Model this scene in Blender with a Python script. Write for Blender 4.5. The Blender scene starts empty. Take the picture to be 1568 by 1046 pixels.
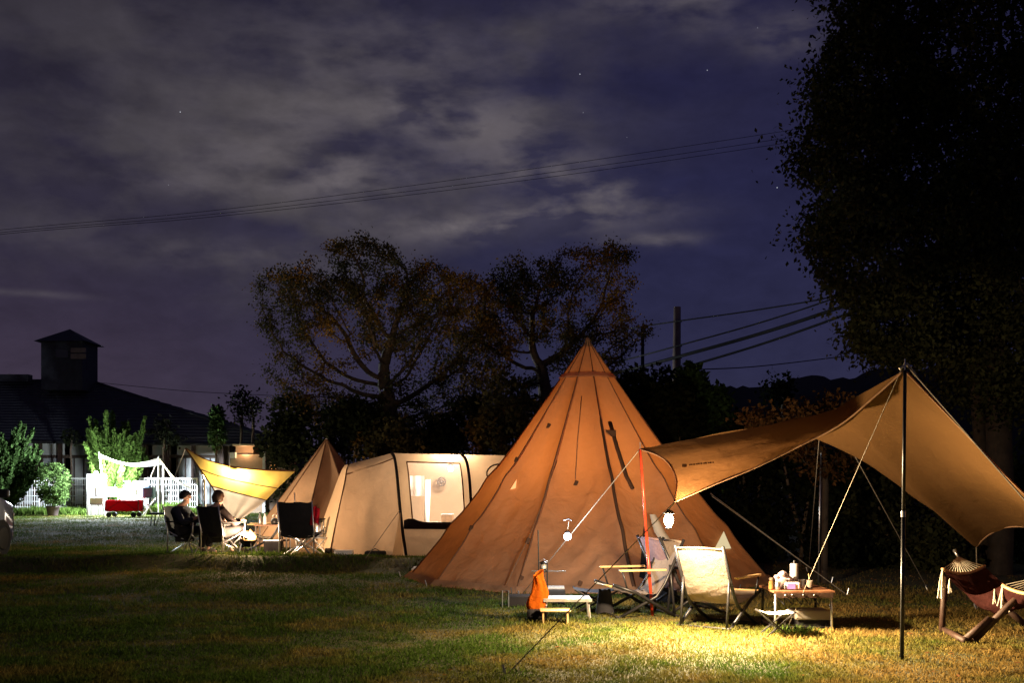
import bpy, bmesh, math, random
import numpy as np
from mathutils import Vector, Matrix, noise as mnoise
random.seed(7)
rng = np.random.default_rng(7)
R = math.radians
S = bpy.context.scene
COL = S.collection

# ---------------------------------------------------------------- camera model
FPX, CX, HY, CAMZ = 1700.0, 784.0, 740.0, 1.4


def P(px, py, Y):
    return Vector(((px - CX) / FPX * Y, Y, CAMZ - (py - HY) / FPX * Y))


def sstep(a, b, t):
    t = min(1.0, max(0.0, (t - a) / (b - a)))
    return t * t * (3 - 2 * t)


def G(x, y):
    """height of the lawn: flat in front, a low bank to the rear pitches, added to shade the foreground"""
    edge = 17.25 + 0.25 * math.sin(x * 0.9) + 0.12 * math.sin(x * 2.3 + 1)
    z = (0.15 + .07 * math.exp(-((y - edge - .75) / .5) ** 2)) * sstep(edge, edge + 0.75, y) * (1 - sstep(1.5, 4.0, x))  # raised crest added to cut low firelight off the foreground
    z += 0.012 * math.sin(x * 1.7 + y * 0.6) * math.sin(y * 1.3 - x * 0.4)
    return z


def on(px, Y):
    x = (px - CX) / FPX * Y
    return Vector((x, Y, G(x, Y)))


def gy(px, py):
    """ground point seen at a direction"""
    Y = CAMZ * FPX / (py - HY)
    for _ in range(25):
        x = (px - CX) / FPX * Y
        Y = 0.5 * Y + 0.5 * (CAMZ - G(x, Y)) * FPX / (py - HY)
    return on(px, Y)


# ---------------------------------------------------------------- mesh builder
def rootloc(o):
    l = Vector((0, 0, 0))
    while o is not None:
        l += o.location
        o = o.parent
    return l


class MB:
    def __init__(s):
        s.v, s.f = [], []

    def add(s, vs, fs):
        o = len(s.v)
        s.v += [tuple(v) for v in vs]
        s.f += [tuple(i + o for i in f) for f in fs]
        return s

    def box(s, c, size, rot=None):
        c = Vector(c)
        M = rot if isinstance(rot, Matrix) else Matrix.Rotation(rot or 0.0, 3, 'Z')
        hx, hy, hz = size[0] / 2, size[1] / 2, size[2] / 2
        vs = [c + M @ Vector((x * hx, y * hy, z * hz)) for x in (-1, 1) for y in (-1, 1) for z in (-1, 1)]
        return s.add(vs, [(0, 1, 3, 2), (4, 6, 7, 5), (0, 4, 5, 1), (2, 3, 7, 6), (0, 2, 6, 4), (1, 5, 7, 3)])

    def tube(s, pts, r, seg=8, cap=True):
        pts = [Vector(p) for p in pts]
        n = len(pts)
        rs = list(r) if hasattr(r, '__len__') else [r] * n
        vs, fs = [], []
        up = None
        for i, p in enumerate(pts):
            d = (pts[min(i + 1, n - 1)] - pts[max(i - 1, 0)])
            if d.length < 1e-9:
                d = Vector((0, 0, 1))
            d.normalize()
            if up is None:
                up = Vector((0, 0, 1)) if abs(d.z) < 0.9 else Vector((1, 0, 0))
            a = d.cross(up)
            if a.length < 1e-6:
                a = d.orthogonal()
            a.normalize()
            b = a.cross(d).normalized()
            up = b
            for k in range(seg):
                t = 2 * math.pi * k / seg
                vs.append(p + (a * math.cos(t) + b * math.sin(t)) * rs[i])
        for i in range(n - 1):
            for k in range(seg):
                k2 = (k + 1) % seg
                fs.append((i * seg + k, i * seg + k2, (i + 1) * seg + k2, (i + 1) * seg + k))
        if cap:
            fs.append(tuple(range(seg - 1, -1, -1)))
            fs.append(tuple((n - 1) * seg + k for k in range(seg)))
        return s.add(vs, fs)

    def lathe(s, c, prof, seg=16):
        c = Vector(c)
        vs, fs = [], []
        for (r, z) in prof:
            for k in range(seg):
                t = 2 * math.pi * k / seg
                vs.append(c + Vector((r * math.cos(t), r * math.sin(t), z)))
        for i in range(len(prof) - 1):
            for k in range(seg):
                k2 = (k + 1) % seg
                fs.append((i * seg + k, i * seg + k2, (i + 1) * seg + k2, (i + 1) * seg + k))
        fs.append(tuple(range(seg - 1, -1, -1)))
        fs.append(tuple((len(prof) - 1) * seg + k for k in range(seg)))
        return s.add(vs, fs)

    def ball(s, c, r, seg=12, rings=8):
        rx, ry, rz = r if hasattr(r, '__len__') else (r, r, r)
        c = Vector(c)
        vs, fs = [], []
        for i in range(rings + 1):
            ph = math.pi * i / rings
            for k in range(seg):
                t = 2 * math.pi * k / seg
                vs.append(c + Vector((rx * math.sin(ph) * math.cos(t), ry * math.sin(ph) * math.sin(t), rz * math.cos(ph))))
        for i in range(rings):
            for k in range(seg):
                k2 = (k + 1) % seg
                fs.append((i * seg + k, (i + 1) * seg + k, (i + 1) * seg + k2, i * seg + k2))
        return s.add(vs, fs)

    def grid(s, g):
        n, m = len(g), len(g[0])
        vs = [p for row in g for p in row]
        fs = [(i * m + j, i * m + j + 1, (i + 1) * m + j + 1, (i + 1) * m + j) for i in range(n - 1) for j in range(m - 1)]
        return s.add(vs, fs)

    def poly(s, pts, d):
        """flat polygon with thickness vector d"""
        n = len(pts)
        d = Vector(d)
        vs = [Vector(p) for p in pts] + [Vector(p) + d for p in pts]
        fs = [tuple(range(n - 1, -1, -1)), tuple(range(n, 2 * n))] + [(i, (i + 1) % n, n + (i + 1) % n, n + i) for i in range(n)]
        return s.add(vs, fs)

    def build(s, name, mat, parent=None, smooth=False, base=None, bevel=0):
        off = rootloc(parent) if parent else (Vector(base) if base is not None else Vector((0, 0, 0)))
        me = bpy.data.meshes.new(name)
        me.from_pydata([(v[0] - off.x, v[1] - off.y, v[2] - off.z) for v in s.v], [], s.f)
        me.update()
        me.materials.append(mat)
        if smooth:
            me.polygons.foreach_set('use_smooth', [True] * len(me.polygons))
        o = bpy.data.objects.new(name, me)
        COL.objects.link(o)
        if parent:
            o.parent = parent
        else:
            o.location = off
        if bevel:
            b = o.modifiers.new('bevel', 'BEVEL')
            b.width = bevel
            b.segments = 2
            b.limit_method = 'ANGLE'
        return o


def np_mesh(name, V, faces_n, mat, parent=None, base=None):
    """V (n*k,3) array of n polygons with k corners"""
    k = faces_n
    n = len(V) // k
    off = np.array(rootloc(parent) if parent else (base if base is not None else (0, 0, 0)))
    me = bpy.data.meshes.new(name)
    me.vertices.add(n * k)
    me.vertices.foreach_set('co', (V - off).astype(np.float32).ravel())
    me.loops.add(n * k)
    me.loops.foreach_set('vertex_index', np.arange(n * k, dtype=np.int32))
    me.polygons.add(n)
    me.polygons.foreach_set('loop_start', (np.arange(n) * k).astype(np.int32))
    me.update(calc_edges=True)
    me.materials.append(mat)
    o = bpy.data.objects.new(name, me)
    COL.objects.link(o)
    if parent:
        o.parent = parent
    else:
        o.location = Vector(off)
    return o


def tag(o, label, cat, group=None, kind=None):
    if label:
        o['label'] = label
    if cat:
        o['category'] = cat
    if group:
        o['group'] = group
    if kind:
        o['kind'] = kind
    return o


def thing(name, label, cat, loc, group=None):
    o = bpy.data.objects.new(name, None)
    o.empty_display_size = 0.2
    COL.objects.link(o)
    o.location = Vector(loc)
    return tag(o, label, cat, group)


def copy_tree(o, parent=None):
    c = o.copy()
    COL.objects.link(c)
    if parent:
        c.parent = parent
    for ch in list(o.children):
        copy_tree(ch, c)
    return c


def place(o, loc, rz=0.0, scale=1.0):
    o.location = Vector(loc)
    o.rotation_euler = (0, 0, rz)
    o.scale = (scale,) * 3
    return o


# ---------------------------------------------------------------- curves and patches
def curve(pts):
    pts = [Vector(p) for p in pts]
    L = [0.0]
    for a, b in zip(pts, pts[1:]):
        L.append(L[-1] + (b - a).length)
    T = L[-1] or 1.0
    n = len(pts)

    def f(t):
        d = min(max(t, 0), 1) * T
        i = 0
        while i < n - 2 and L[i + 1] < d:
            i += 1
        seg = (L[i + 1] - L[i]) or 1.0
        u = (d - L[i]) / seg
        p1, p2 = pts[i], pts[i + 1]
        p0 = pts[i - 1] if i > 0 else p1 * 2 - p2
        p3 = pts[i + 2] if i + 2 < n else p2 * 2 - p1
        l0 = max((p1 - p0).length, 1e-6)
        l2 = max((p3 - p2).length, 1e-6)
        m1 = ((p2 - p1) / seg * l0 + (p1 - p0) / l0 * seg) / (l0 + seg) * seg
        m2 = ((p3 - p2) / l2 * seg + (p2 - p1) / seg * l2) / (l2 + seg) * seg
        u2, u3 = u * u, u * u * u
        return p1 * (2 * u3 - 3 * u2 + 1) + m1 * (u3 - 2 * u2 + u) + p2 * (-2 * u3 + 3 * u2) + m2 * (u3 - u2)
    return f


def coons(c0, c1, d0, d1, n, m, disp=None):
    """c0,c1: curves in u at v=0,1; d0,d1: curves in v at u=0,1"""
    g = []
    p00, p10, p01, p11 = c0(0), c0(1), c1(0), c1(1)
    for i in range(n + 1):
        u = i / n
        row = []
        for j in range(m + 1):
            v = j / m
            q = c0(u) * (1 - v) + c1(u) * v + d0(v) * (1 - u) + d1(v) * u
            q -= p00 * (1 - u) * (1 - v) + p10 * u * (1 - v) + p01 * (1 - u) * v + p11 * u * v
            if disp:
                q = q + disp(u, v)
            row.append(q)
        g.append(row)
    return g


# ---------------------------------------------------------------- materials
def newmat(name):
    m = bpy.data.materials.new(name)
    m.use_nodes = True
    nt = m.node_tree
    nt.nodes.clear()
    out = nt.nodes.new('ShaderNodeOutputMaterial')
    return m, nt, out


def varcol(nt, col, scale, amt, island=0.0, col2=None, lo=0.35, hi=0.65):
    """base colour varied by noise (and by mesh island)"""
    tc = nt.nodes.new('ShaderNodeTexCoord')
    nz = nt.nodes.new('ShaderNodeTexNoise')
    nz.inputs['Scale'].default_value = scale
    nz.inputs['Detail'].default_value = 6
    nz.inputs['Roughness'].default_value = 0.65
    nt.links.new(tc.outputs['Object'], nz.inputs['Vector'])
    rp = nt.nodes.new('ShaderNodeValToRGB')
    rp.color_ramp.elements[0].position = lo
    rp.color_ramp.elements[1].position = hi
    c2 = col2 or tuple(min(1, c * (1 + amt)) for c in col)
    c1 = col if col2 else tuple(c * (1 - amt) for c in col)
    rp.color_ramp.elements[0].color = (*c1, 1)
    rp.color_ramp.elements[1].color = (*c2, 1)
    nt.links.new(nz.outputs['Fac'], rp.inputs['Fac'])
    o = rp.outputs['Color']
    if island:
        ge = nt.nodes.new('ShaderNodeNewGeometry')
        mr = nt.nodes.new('ShaderNodeMapRange')
        mr.inputs['To Min'].default_value = 1 - island
        mr.inputs['To Max'].default_value = 1 + island
        nt.links.new(ge.outputs['Random Per Island'], mr.inputs['Value'])
        hs = nt.nodes.new('ShaderNodeHueSaturation')
        nt.links.new(o, hs.inputs['Color'])
        nt.links.new(mr.outputs['Result'], hs.inputs['Value'])
        o = hs.outputs['Color']
    return o, tc


def mat(name, col, rough=0.6, metal=0.0, scale=6.0, amt=0.18, bump=0.0, bscale=60.0, col2=None, spec=0.4, island=0.0):
    m, nt, out = newmat(name)
    b = nt.nodes.new('ShaderNodeBsdfPrincipled')
    c, tc = varcol(nt, col, scale, amt, island, col2)
    nt.links.new(c, b.inputs['Base Color'])
    b.inputs['Roughness'].default_value = rough
    b.inputs['Metallic'].default_value = metal
    b.inputs['Specular IOR Level'].default_value = spec
    if bump:
        nz = nt.nodes.new('ShaderNodeTexNoise')
        nz.inputs['Scale'].default_value = bscale
        nz.inputs['Detail'].default_value = 4
        nt.links.new(tc.outputs['Object'], nz.inputs['Vector'])
        bp = nt.nodes.new('ShaderNodeBump')
        bp.inputs['Strength'].default_value = bump
        bp.inputs['Distance'].default_value = 0.01
        nt.links.new(nz.outputs['Fac'], bp.inputs['Height'])
        nt.links.new(bp.outputs['Normal'], b.inputs['Normal'])
    nt.links.new(b.outputs['BSDF'], out.inputs['Surface'])
    return m


def fabric(name, col, trans=0.4, tcol=None, scale=3.0, amt=0.12, bump=0.35, bscale=9.0, island=0.0, col2=None, lo=0.35, hi=0.65):
    m, nt, out = newmat(name)
    c, tc = varcol(nt, col, scale, amt, island, col2, lo, hi)
    d = nt.nodes.new('ShaderNodeBsdfDiffuse')
    t = nt.nodes.new('ShaderNodeBsdfTranslucent')
    nt.links.new(c, d.inputs['Color'])
    if tcol:
        t.inputs['Color'].default_value = (*tcol, 1)
    else:
        nt.links.new(c, t.inputs['Color'])
    mx = nt.nodes.new('ShaderNodeMixShader')
    mx.inputs['Fac'].default_value = trans
    if bump:
        nz = nt.nodes.new('ShaderNodeTexNoise')
        nz.inputs['Scale'].default_value = bscale
        nz.inputs['Detail'].default_value = 5
        nz.inputs['Distortion'].default_value = 0.6
        nt.links.new(tc.outputs['Object'], nz.inputs['Vector'])
        bp = nt.nodes.new('ShaderNodeBump')
        bp.inputs['Strength'].default_value = bump
        bp.inputs['Distance'].default_value = 0.03
        nt.links.new(nz.outputs['Fac'], bp.inputs['Height'])
        nt.links.new(bp.outputs['Normal'], d.inputs['Normal'])
        nt.links.new(bp.outputs['Normal'], t.inputs['Normal'])
    nt.links.new(d.outputs['BSDF'], mx.inputs[1])
    nt.links.new(t.outputs['BSDF'], mx.inputs[2])
    nt.links.new(mx.outputs['Shader'], out.inputs['Surface'])
    return m


def glow(name, col, strength, clear=False):
    m, nt, out = newmat(name)
    e = nt.nodes.new('ShaderNodeEmission')
    e.inputs['Color'].default_value = (*col, 1)
    e.inputs['Strength'].default_value = strength
    if clear:  # clear glass or flame: shines and lets light through
        t = nt.nodes.new('ShaderNodeBsdfTransparent')
        a = nt.nodes.new('ShaderNodeAddShader')
        nt.links.new(e.outputs['Emission'], a.inputs[0])
        nt.links.new(t.outputs['BSDF'], a.inputs[1])
        nt.links.new(a.outputs['Shader'], out.inputs['Surface'])
    else:
        nt.links.new(e.outputs['Emission'], out.inputs['Surface'])
    return m


def film(name, col, clear=0.7):
    """clear vinyl window sheet"""
    m, nt, out = newmat(name)
    t = nt.nodes.new('ShaderNodeBsdfTransparent')
    d = nt.nodes.new('ShaderNodeBsdfTranslucent')
    d.inputs['Color'].default_value = (*col, 1)
    mx = nt.nodes.new('ShaderNodeMixShader')
    mx.inputs['Fac'].default_value = 1 - clear
    nt.links.new(t.outputs['BSDF'], mx.inputs[1])
    nt.links.new(d.outputs['BSDF'], mx.inputs[2])
    nt.links.new(mx.outputs['Shader'], out.inputs['Surface'])
    return m


M = {}
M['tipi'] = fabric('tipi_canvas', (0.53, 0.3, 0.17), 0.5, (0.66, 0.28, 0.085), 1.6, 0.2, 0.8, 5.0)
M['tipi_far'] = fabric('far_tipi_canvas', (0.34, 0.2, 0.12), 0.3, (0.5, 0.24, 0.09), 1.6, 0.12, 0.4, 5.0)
M['seam'] = fabric('seam_tape', (0.14, 0.075, 0.045), 0.25, (0.16, 0.06, 0.02))
M['seam_soft'] = fabric('soft_seam_tape', (0.26, 0.14, 0.08), 0.35, (0.3, 0.12, 0.035))
M['mesh_dark'] = mat('dark_mesh', (0.016, 0.012, 0.01), 0.85)
M['tarp'] = fabric('tarp_canvas', (0.145, 0.075, 0.028), 0.38, (0.21, 0.095, 0.034), 1.2, 0.05, 0.35, 7.0)
M['cream'] = fabric('cream_canvas', (0.8, 0.72, 0.58), 0.45, (0.8, 0.68, 0.5))
M['chair_canvas'] = fabric('chair_canvas', (0.33, 0.265, 0.22), 0.35, None, 5, 0.1, 0.4, 14)
M['chair_mauve'] = fabric('mauve_canvas', (0.3, 0.2, 0.21), 0.3, None, 5, 0.15, 0.4, 14)
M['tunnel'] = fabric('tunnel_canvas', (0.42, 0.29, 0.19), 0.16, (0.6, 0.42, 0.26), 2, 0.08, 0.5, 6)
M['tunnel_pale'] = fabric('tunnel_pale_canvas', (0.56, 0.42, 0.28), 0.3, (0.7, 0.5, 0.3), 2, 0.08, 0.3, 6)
M['yellow'] = fabric('yellow_fabric', (0.74, 0.52, 0.15), 0.6, (0.88, 0.6, 0.14), 2, 0.08, 0.3, 5)
M['greycloth'] = fabric('grey_fabric', (0.6, 0.54, 0.47), 0.5, None, 2, 0.08, 0.3, 5)
M['white_fabric'] = fabric('white_fabric', (0.8, 0.8, 0.8), 0.5)
M['beige_fabric'] = fabric('beige_fabric', (0.7, 0.6, 0.35), 0.5)
M['black'] = mat('black_metal', (0.022, 0.021, 0.023), 0.38, 0.3, 20, 0.3)
M['steel'] = mat('bare_steel', (0.55, 0.55, 0.56), 0.32, 0.9, 20, 0.2)
M['alu'] = mat('aluminium', (0.72, 0.72, 0.74), 0.35, 0.8, 15, 0.15)
M['red'] = mat('red_pole_paint', (0.55, 0.05, 0.02), 0.35, 0.2, 12, 0.2)
M['rope'] = mat('pale_rope', (0.22, 0.185, 0.14), 0.8, 0, 40, 0.2)
M['bamboo'] = mat('bamboo', (0.58, 0.38, 0.17), 0.5, 0, 9, 0.2, 0.2, 40)
M['wood'] = mat('brown_wood', (0.2, 0.085, 0.04), 0.5, 0, 7, 0.3, 0.3, 30)
M['wood_light'] = mat('light_wood', (0.42, 0.27, 0.14), 0.6, 0, 7, 0.25, 0.3, 30)
M['dark_wood'] = mat('dark_wood', (0.055, 0.027, 0.018), 0.6, 0, 7, 0.3, 0.3, 30)
M['white'] = mat('white_plastic', (0.8, 0.8, 0.8), 0.4, 0, 8, 0.05)
M['whitepaint'] = mat('white_paint', (0.75, 0.76, 0.75), 0.5, 0, 8, 0.06)
M['blue_white'] = mat('pale_blue_laminate', (0.55, 0.66, 0.82), 0.35, 0, 8, 0.05)
M['orange'] = fabric('orange_nylon', (0.6, 0.13, 0.012), 0.3, (0.6, 0.13, 0.01), 6, 0.15, 0.6, 14)
M['darkcloth'] = mat('dark_cloth', (0.013, 0.012, 0.015), 0.85, 0, 8, 0.3, 0.5, 30)
M['navy'] = mat('navy_cloth', (0.014, 0.016, 0.035), 0.85, 0, 8, 0.3, 0.5, 25)
M['maroon_cloth'] = mat('dark_brown_cloth', (0.022, 0.011, 0.011), 0.85, 0, 8, 0.3, 0.5, 25)
M['hammock'] = fabric('hammock_cloth', (0.055, 0.019, 0.017), 0.25, None, 8, 0.25, 0.4, 20)
M['cord'] = mat('cotton_cord', (0.72, 0.64, 0.5), 0.85, 0, 30, 0.15)
M['skin'] = mat('skin', (0.58, 0.36, 0.27), 0.5, 0, 10, 0.06)
M['hair_black'] = mat('black_hair', (0.012, 0.01, 0.01), 0.5, 0, 30, 0.3, 0.5, 80)
M['hair_brown'] = mat('brown_hair', (0.05, 0.024, 0.014), 0.5, 0, 30, 0.3, 0.5, 80)
M['shoe'] = mat('shoe_leather', (0.06, 0.05, 0.045), 0.6)
M['redcloth'] = fabric('red_nylon', (0.33, 0.014, 0.028), 0.25, (0.33, 0.012, 0.025))
M['blue_plastic'] = mat('blue_plastic', (0.25, 0.45, 0.7), 0.4)
M['pink_paper'] = mat('pink_white_paper', (0.75, 0.58, 0.58), 0.7)
M['purple'] = mat('purple_print', (0.3, 0.2, 0.6), 0.5)
M['amber'] = mat('amber_jar', (0.5, 0.3, 0.1), 0.25)
M['roof'] = mat('roof_tiles', (0.045, 0.047, 0.062), 0.7, 0, 3, 0.25, 0.5, 20)
M['wall_white'] = mat('white_panel', (0.68, 0.69, 0.66), 0.75, 0, 1.2, 0.1, 0.2, 20)
M['wall_brown'] = mat('brown_timber', (0.11, 0.075, 0.055), 0.7, 0, 2.0, 0.25, 0.3, 12)
M['shoji'] = mat('pale_shutter', (0.55, 0.58, 0.6), 0.6, 0, 1.0, 0.1)
M['glass_dark'] = mat('dark_glass', (0.04, 0.045, 0.055), 0.12, 0, 1, 0.1, spec=0.6)
M['stucco'] = mat('tan_stucco', (0.34, 0.25, 0.18), 0.8, 0, 2, 0.1)
M['concrete'] = mat('weathered_concrete', (0.26, 0.2, 0.17), 0.85, 0, 3, 0.2, 0.3, 25)
M['cable'] = mat('cable_sheath', (0.02, 0.02, 0.022), 0.7)
M['bark'] = mat('tree_bark', (0.11, 0.08, 0.058), 0.9, 0, 6, 0.35, 0.8, 22)
M['bark_pale'] = mat('pale_bark', (0.035, 0.024, 0.017), 0.9, 0, 6, 0.35, 0.8, 22)
M['terracotta'] = mat('dark_pot', (0.05, 0.035, 0.035), 0.6)
M['carpaint'] = mat('silver_paint', (0.3, 0.33, 0.42), 0.25, 0.5, 2, 0.05, spec=0.6)
M['rubber'] = mat('tyre_rubber', (0.02, 0.02, 0.02), 0.85)
M['chrome'] = mat('lamp_lens', (0.7, 0.7, 0.7), 0.1, 0.6)
M['taillight'] = mat('red_lens', (0.4, 0.02, 0.02), 0.2)
M['hill'] = mat('wooded_hill', (0.02, 0.024, 0.022), 0.95, 0, 0.1, 0.4)
M['leaf_warm_lit'] = fabric('warm_lit_leaves', (0.06, 0.055, 0.024), 0.35, None, 0.42, 0.3, 0, 1, 0.45, (0.34, 0.175, 0.03), 0.49, 0.62)  # orange clumps stand in for warm lamplight on the leaves
M['leaf_fallen'] = fabric('dry_leaves', (0.16, 0.075, 0.03), 0.15, None, 2.0, 0.4, 0, 1, 0.6)
M['leaf_dark'] = fabric('dark_leaves', (0.016, 0.02, 0.010), 0.35, None, 0.5, 0.3, 0, 1, 0.45)
M['leaf_oak'] = fabric('broad_leaves', (0.045, 0.048, 0.02), 0.35, None, 0.6, 0.35, 0, 1, 0.5)
M['leaf_orange_lit'] = fabric('orange_lit_leaves', (0.085, 0.042, 0.015), 0.4, None, 0.8, 0.3, 0, 1, 0.5)  # orange lamplight put into the leaf colour
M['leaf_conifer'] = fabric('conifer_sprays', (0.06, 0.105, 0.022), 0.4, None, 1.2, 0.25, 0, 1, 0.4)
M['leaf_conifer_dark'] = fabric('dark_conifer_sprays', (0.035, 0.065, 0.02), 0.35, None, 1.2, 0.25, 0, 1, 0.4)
M['leaf_shrub'] = fabric('shrub_leaves', (0.05, 0.085, 0.025), 0.35, None, 1.5, 0.25, 0, 1, 0.4)
M['weeds'] = fabric('weed_blades', (0.09, 0.15, 0.03), 0.4, None, 1.5, 0.25, 0, 1, 0.4)
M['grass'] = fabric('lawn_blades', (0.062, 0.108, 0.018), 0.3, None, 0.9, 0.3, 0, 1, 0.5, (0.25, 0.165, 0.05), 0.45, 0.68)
def straw_by_x(m):  # straw share rises towards positive X
    nt = m.node_tree
    rp = next(n for n in nt.nodes if n.type == 'VALTORGB')
    src = rp.inputs['Fac'].links[0].from_socket
    tc = next(n for n in nt.nodes if n.type == 'TEX_COORD')
    sp = nt.nodes.new('ShaderNodeSeparateXYZ')
    nt.links.new(tc.outputs['Object'], sp.inputs[0])
    mr = nt.nodes.new('ShaderNodeMapRange')
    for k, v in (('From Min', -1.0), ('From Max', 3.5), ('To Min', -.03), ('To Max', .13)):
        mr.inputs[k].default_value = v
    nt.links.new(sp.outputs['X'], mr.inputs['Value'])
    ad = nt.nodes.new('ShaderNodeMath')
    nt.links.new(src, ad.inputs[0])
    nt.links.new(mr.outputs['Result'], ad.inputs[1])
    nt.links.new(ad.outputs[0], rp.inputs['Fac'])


straw_by_x(M['grass'])
M['soil'] = mat('lawn_soil', (0.05, 0.058, 0.016), 0.95, 0, 1.3, 0.4, 1.0, 60, (0.1, 0.085, 0.03))
M['lamp_warm'] = glow('warm_bulb', (1.0, 0.72, 0.42), 30, True)
M['lamp_cool'] = glow('cool_led', (0.8, 0.9, 1.0), 30, True)
M['flame'] = glow('flame', (1.0, 0.4, 0.1), 3.0, True)
M['lit_window'] = glow('lit_window', (1.0, 0.42, 0.12), 1.6)
M['vinyl'] = film('clear_vinyl', (0.7, 0.6, 0.55), 0.88)
M['green_strap'] = mat('green_strap', (0.05, 0.2, 0.18), 0.7)


# ---------------------------------------------------------------- lights
def lamp(name, loc, watts, col, radius=0.05):
    l = bpy.data.lights.new(name, 'POINT')
    l.energy = watts
    l.color = col
    l.shadow_soft_size = radius
    o = bpy.data.objects.new(name, l)
    COL.objects.link(o)
    o.location = Vector(loc)
    return o


# ---------------------------------------------------------------- world: night sky with thin cloud
def dirpx(px, py):
    return Vector(((px - CX) / FPX, 1, (HY - py) / FPX)).normalized()


def make_world():
    w = bpy.data.worlds.new('World')
    S.world = w
    w.use_nodes = True
    nt = w.node_tree
    nt.nodes.clear()
    N, L = nt.nodes.new, nt.links.new
    out = N('ShaderNodeOutputWorld')
    bg = N('ShaderNodeBackground')
    L(bg.outputs[0], out.inputs['Surface'])
    tc = N('ShaderNodeTexCoord')
    D = tc.outputs['Generated']
    sep = N('ShaderNodeSeparateXYZ')
    L(D, sep.inputs[0])

    def math_(op, a, b=None, c=None, clamp=False):
        n = N('ShaderNodeMath')
        n.operation = op
        n.use_clamp = clamp
        for i, x in enumerate((a, b, c)):
            if x is None:
                continue
            if isinstance(x, (int, float)):
                n.inputs[i].default_value = x
            else:
                L(x, n.inputs[i])
        return n.outputs[0]

    def ramp(fac, stops):
        r = N('ShaderNodeValToRGB')
        e = r.color_ramp.elements
        while len(e) < len(stops):
            e.new(0.5)
        for el, (p, c) in zip(e, stops):
            el.position = p
            el.color = (*c, 1)
        L(fac, r.inputs['Fac'])
        return r.outputs['Color']

    def mix(fac, a, b, kind='MIX'):
        m = N('ShaderNodeMix')
        m.data_type = 'RGBA'
        m.blend_type = kind
        if isinstance(fac, (int, float)):
            m.inputs[0].default_value = fac
        else:
            L(fac, m.inputs[0])
        for i, x in ((6, a), (7, b)):
            if isinstance(x, tuple):
                m.inputs[i].default_value = (*x, 1)
            else:
                L(x, m.inputs[i])
        return m.outputs[2]

    X, Z = sep.outputs['X'], sep.outputs['Z']
    h = math_('ABSOLUTE', Z)
    # clear sky: left side (town glow) and right side
    skyL = ramp(h, [(0.0, (0.050, 0.037, 0.058)), (0.10, (0.044, 0.033, 0.057)), (0.20, (0.024, 0.020, 0.042)), (0.42, (0.015, 0.013, 0.024))])
    skyR = ramp(h, [(0.0, (0.031, 0.030, 0.058)), (0.10, (0.024, 0.024, 0.060)), (0.25, (0.018, 0.018, 0.055)), (0.42, (0.014, 0.013, 0.041))])
    fx = N('ShaderNodeMapRange')
    fx.interpolation_type = 'SMOOTHSTEP'
    fx.inputs['From Min'].default_value = -0.38
    fx.inputs['From Max'].default_value = 0.06
    L(X, fx.inputs['Value'])
    base = mix(fx.outputs[0], skyL, skyR)

    # cloud noise, stretched along the horizon
    def cloudnoise(sx, sz, scale, off, detail=9.0, rough=0.55, dist=0.3):
        mp = N('ShaderNodeMapping')
        mp.inputs['Scale'].default_value = (sx, 1.0, sz)
        mp.inputs['Location'].default_value = off
        mp.inputs['Rotation'].default_value = (0, R(7), 0)
        L(D, mp.inputs['Vector'])
        n = N('ShaderNodeTexNoise')
        n.inputs['Scale'].default_value = scale
        n.inputs['Detail'].default_value = detail
        n.inputs['Roughness'].default_value = rough
        n.inputs['Distortion'].default_value = dist
        L(mp.outputs[0], n.inputs['Vector'])
        return n.outputs['Fac']

    def blob(px, py, rx, ry, power=1.0):
        d = dirpx(px, py)
        a = math_('MULTIPLY', math_('SUBTRACT', X, d.x), FPX / rx)
        b = math_('MULTIPLY', math_('SUBTRACT', Z, d.z), FPX / ry)
        q = math_('ADD', math_('MULTIPLY', a, a), math_('MULTIPLY', b, b))
        return math_('MULTIPLY', math_('POWER', 2.71828, math_('MULTIPLY', q, -1.0)), power)

    def total(bl):
        t = bl[0]
        for b in bl[1:]:
            t = math_('ADD', t, b)
        return math_('MINIMUM', t, 1.0)

    n1 = cloudnoise(1.0, 2.1, 8.0, (0.3, 0, 0.1), 6, 0.52, 0.1)
    n2 = cloudnoise(1.0, 2.6, 17.0, (2.3, 0, 1.1), 6, 0.52, 0.15)
    broad = total([blob(470, 110, 400, 160, 0.55), blob(330, 310, 300, 110, 0.65), blob(620, 200, 240, 110, 0.6),
                   blob(120, 120, 260, 130, 0.22), blob(700, 60, 160, 90, 0.5), blob(360, 400, 260, 60, 0.4), blob(120, 380, 200, 40, 0.3)])
    puffs = total([blob(745, 200, 110, 40, 0.85), blob(830, 262, 100, 24, 0.8), blob(925, 292, 66, 16, 0.8), blob(870, 328, 130, 22, 1.0),
                   blob(700, 350, 120, 20, 0.9), blob(1000, 368, 66, 11, 0.65), blob(540, 288, 80, 24, 0.7), blob(420, 240, 130, 40, 0.5),
                   blob(330, 285, 140, 24, 0.4), blob(1070, 10, 60, 34, 0.5), blob(1205, 55, 60, 26, 0.55), blob(940, 5, 70, 22, 0.45),
                   blob(640, 100, 130, 50, 0.35), blob(480, 170, 150, 40, 0.4), blob(330, 390, 190, 24, 0.35), blob(50, 450, 60, 5, 0.35),
                   blob(620, 165, 60, 20, 0.4), blob(450, 60, 200, 40, 0.25), blob(570, 255, 90, 16, 0.4)])
    c1 = ramp(n1, [(0.41, (0, 0, 0)), (0.60, (1, 1, 1))])
    c2 = ramp(n2, [(0.38, (0, 0, 0)), (0.60, (1, 1, 1))])
    f1 = math_('MULTIPLY', math_('ADD', math_('MULTIPLY', c1, 0.85), 0.15), broad)
    f2 = math_('MULTIPLY', math_('ADD', math_('MULTIPLY', c2, 0.85), 0.15), puffs)
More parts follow.
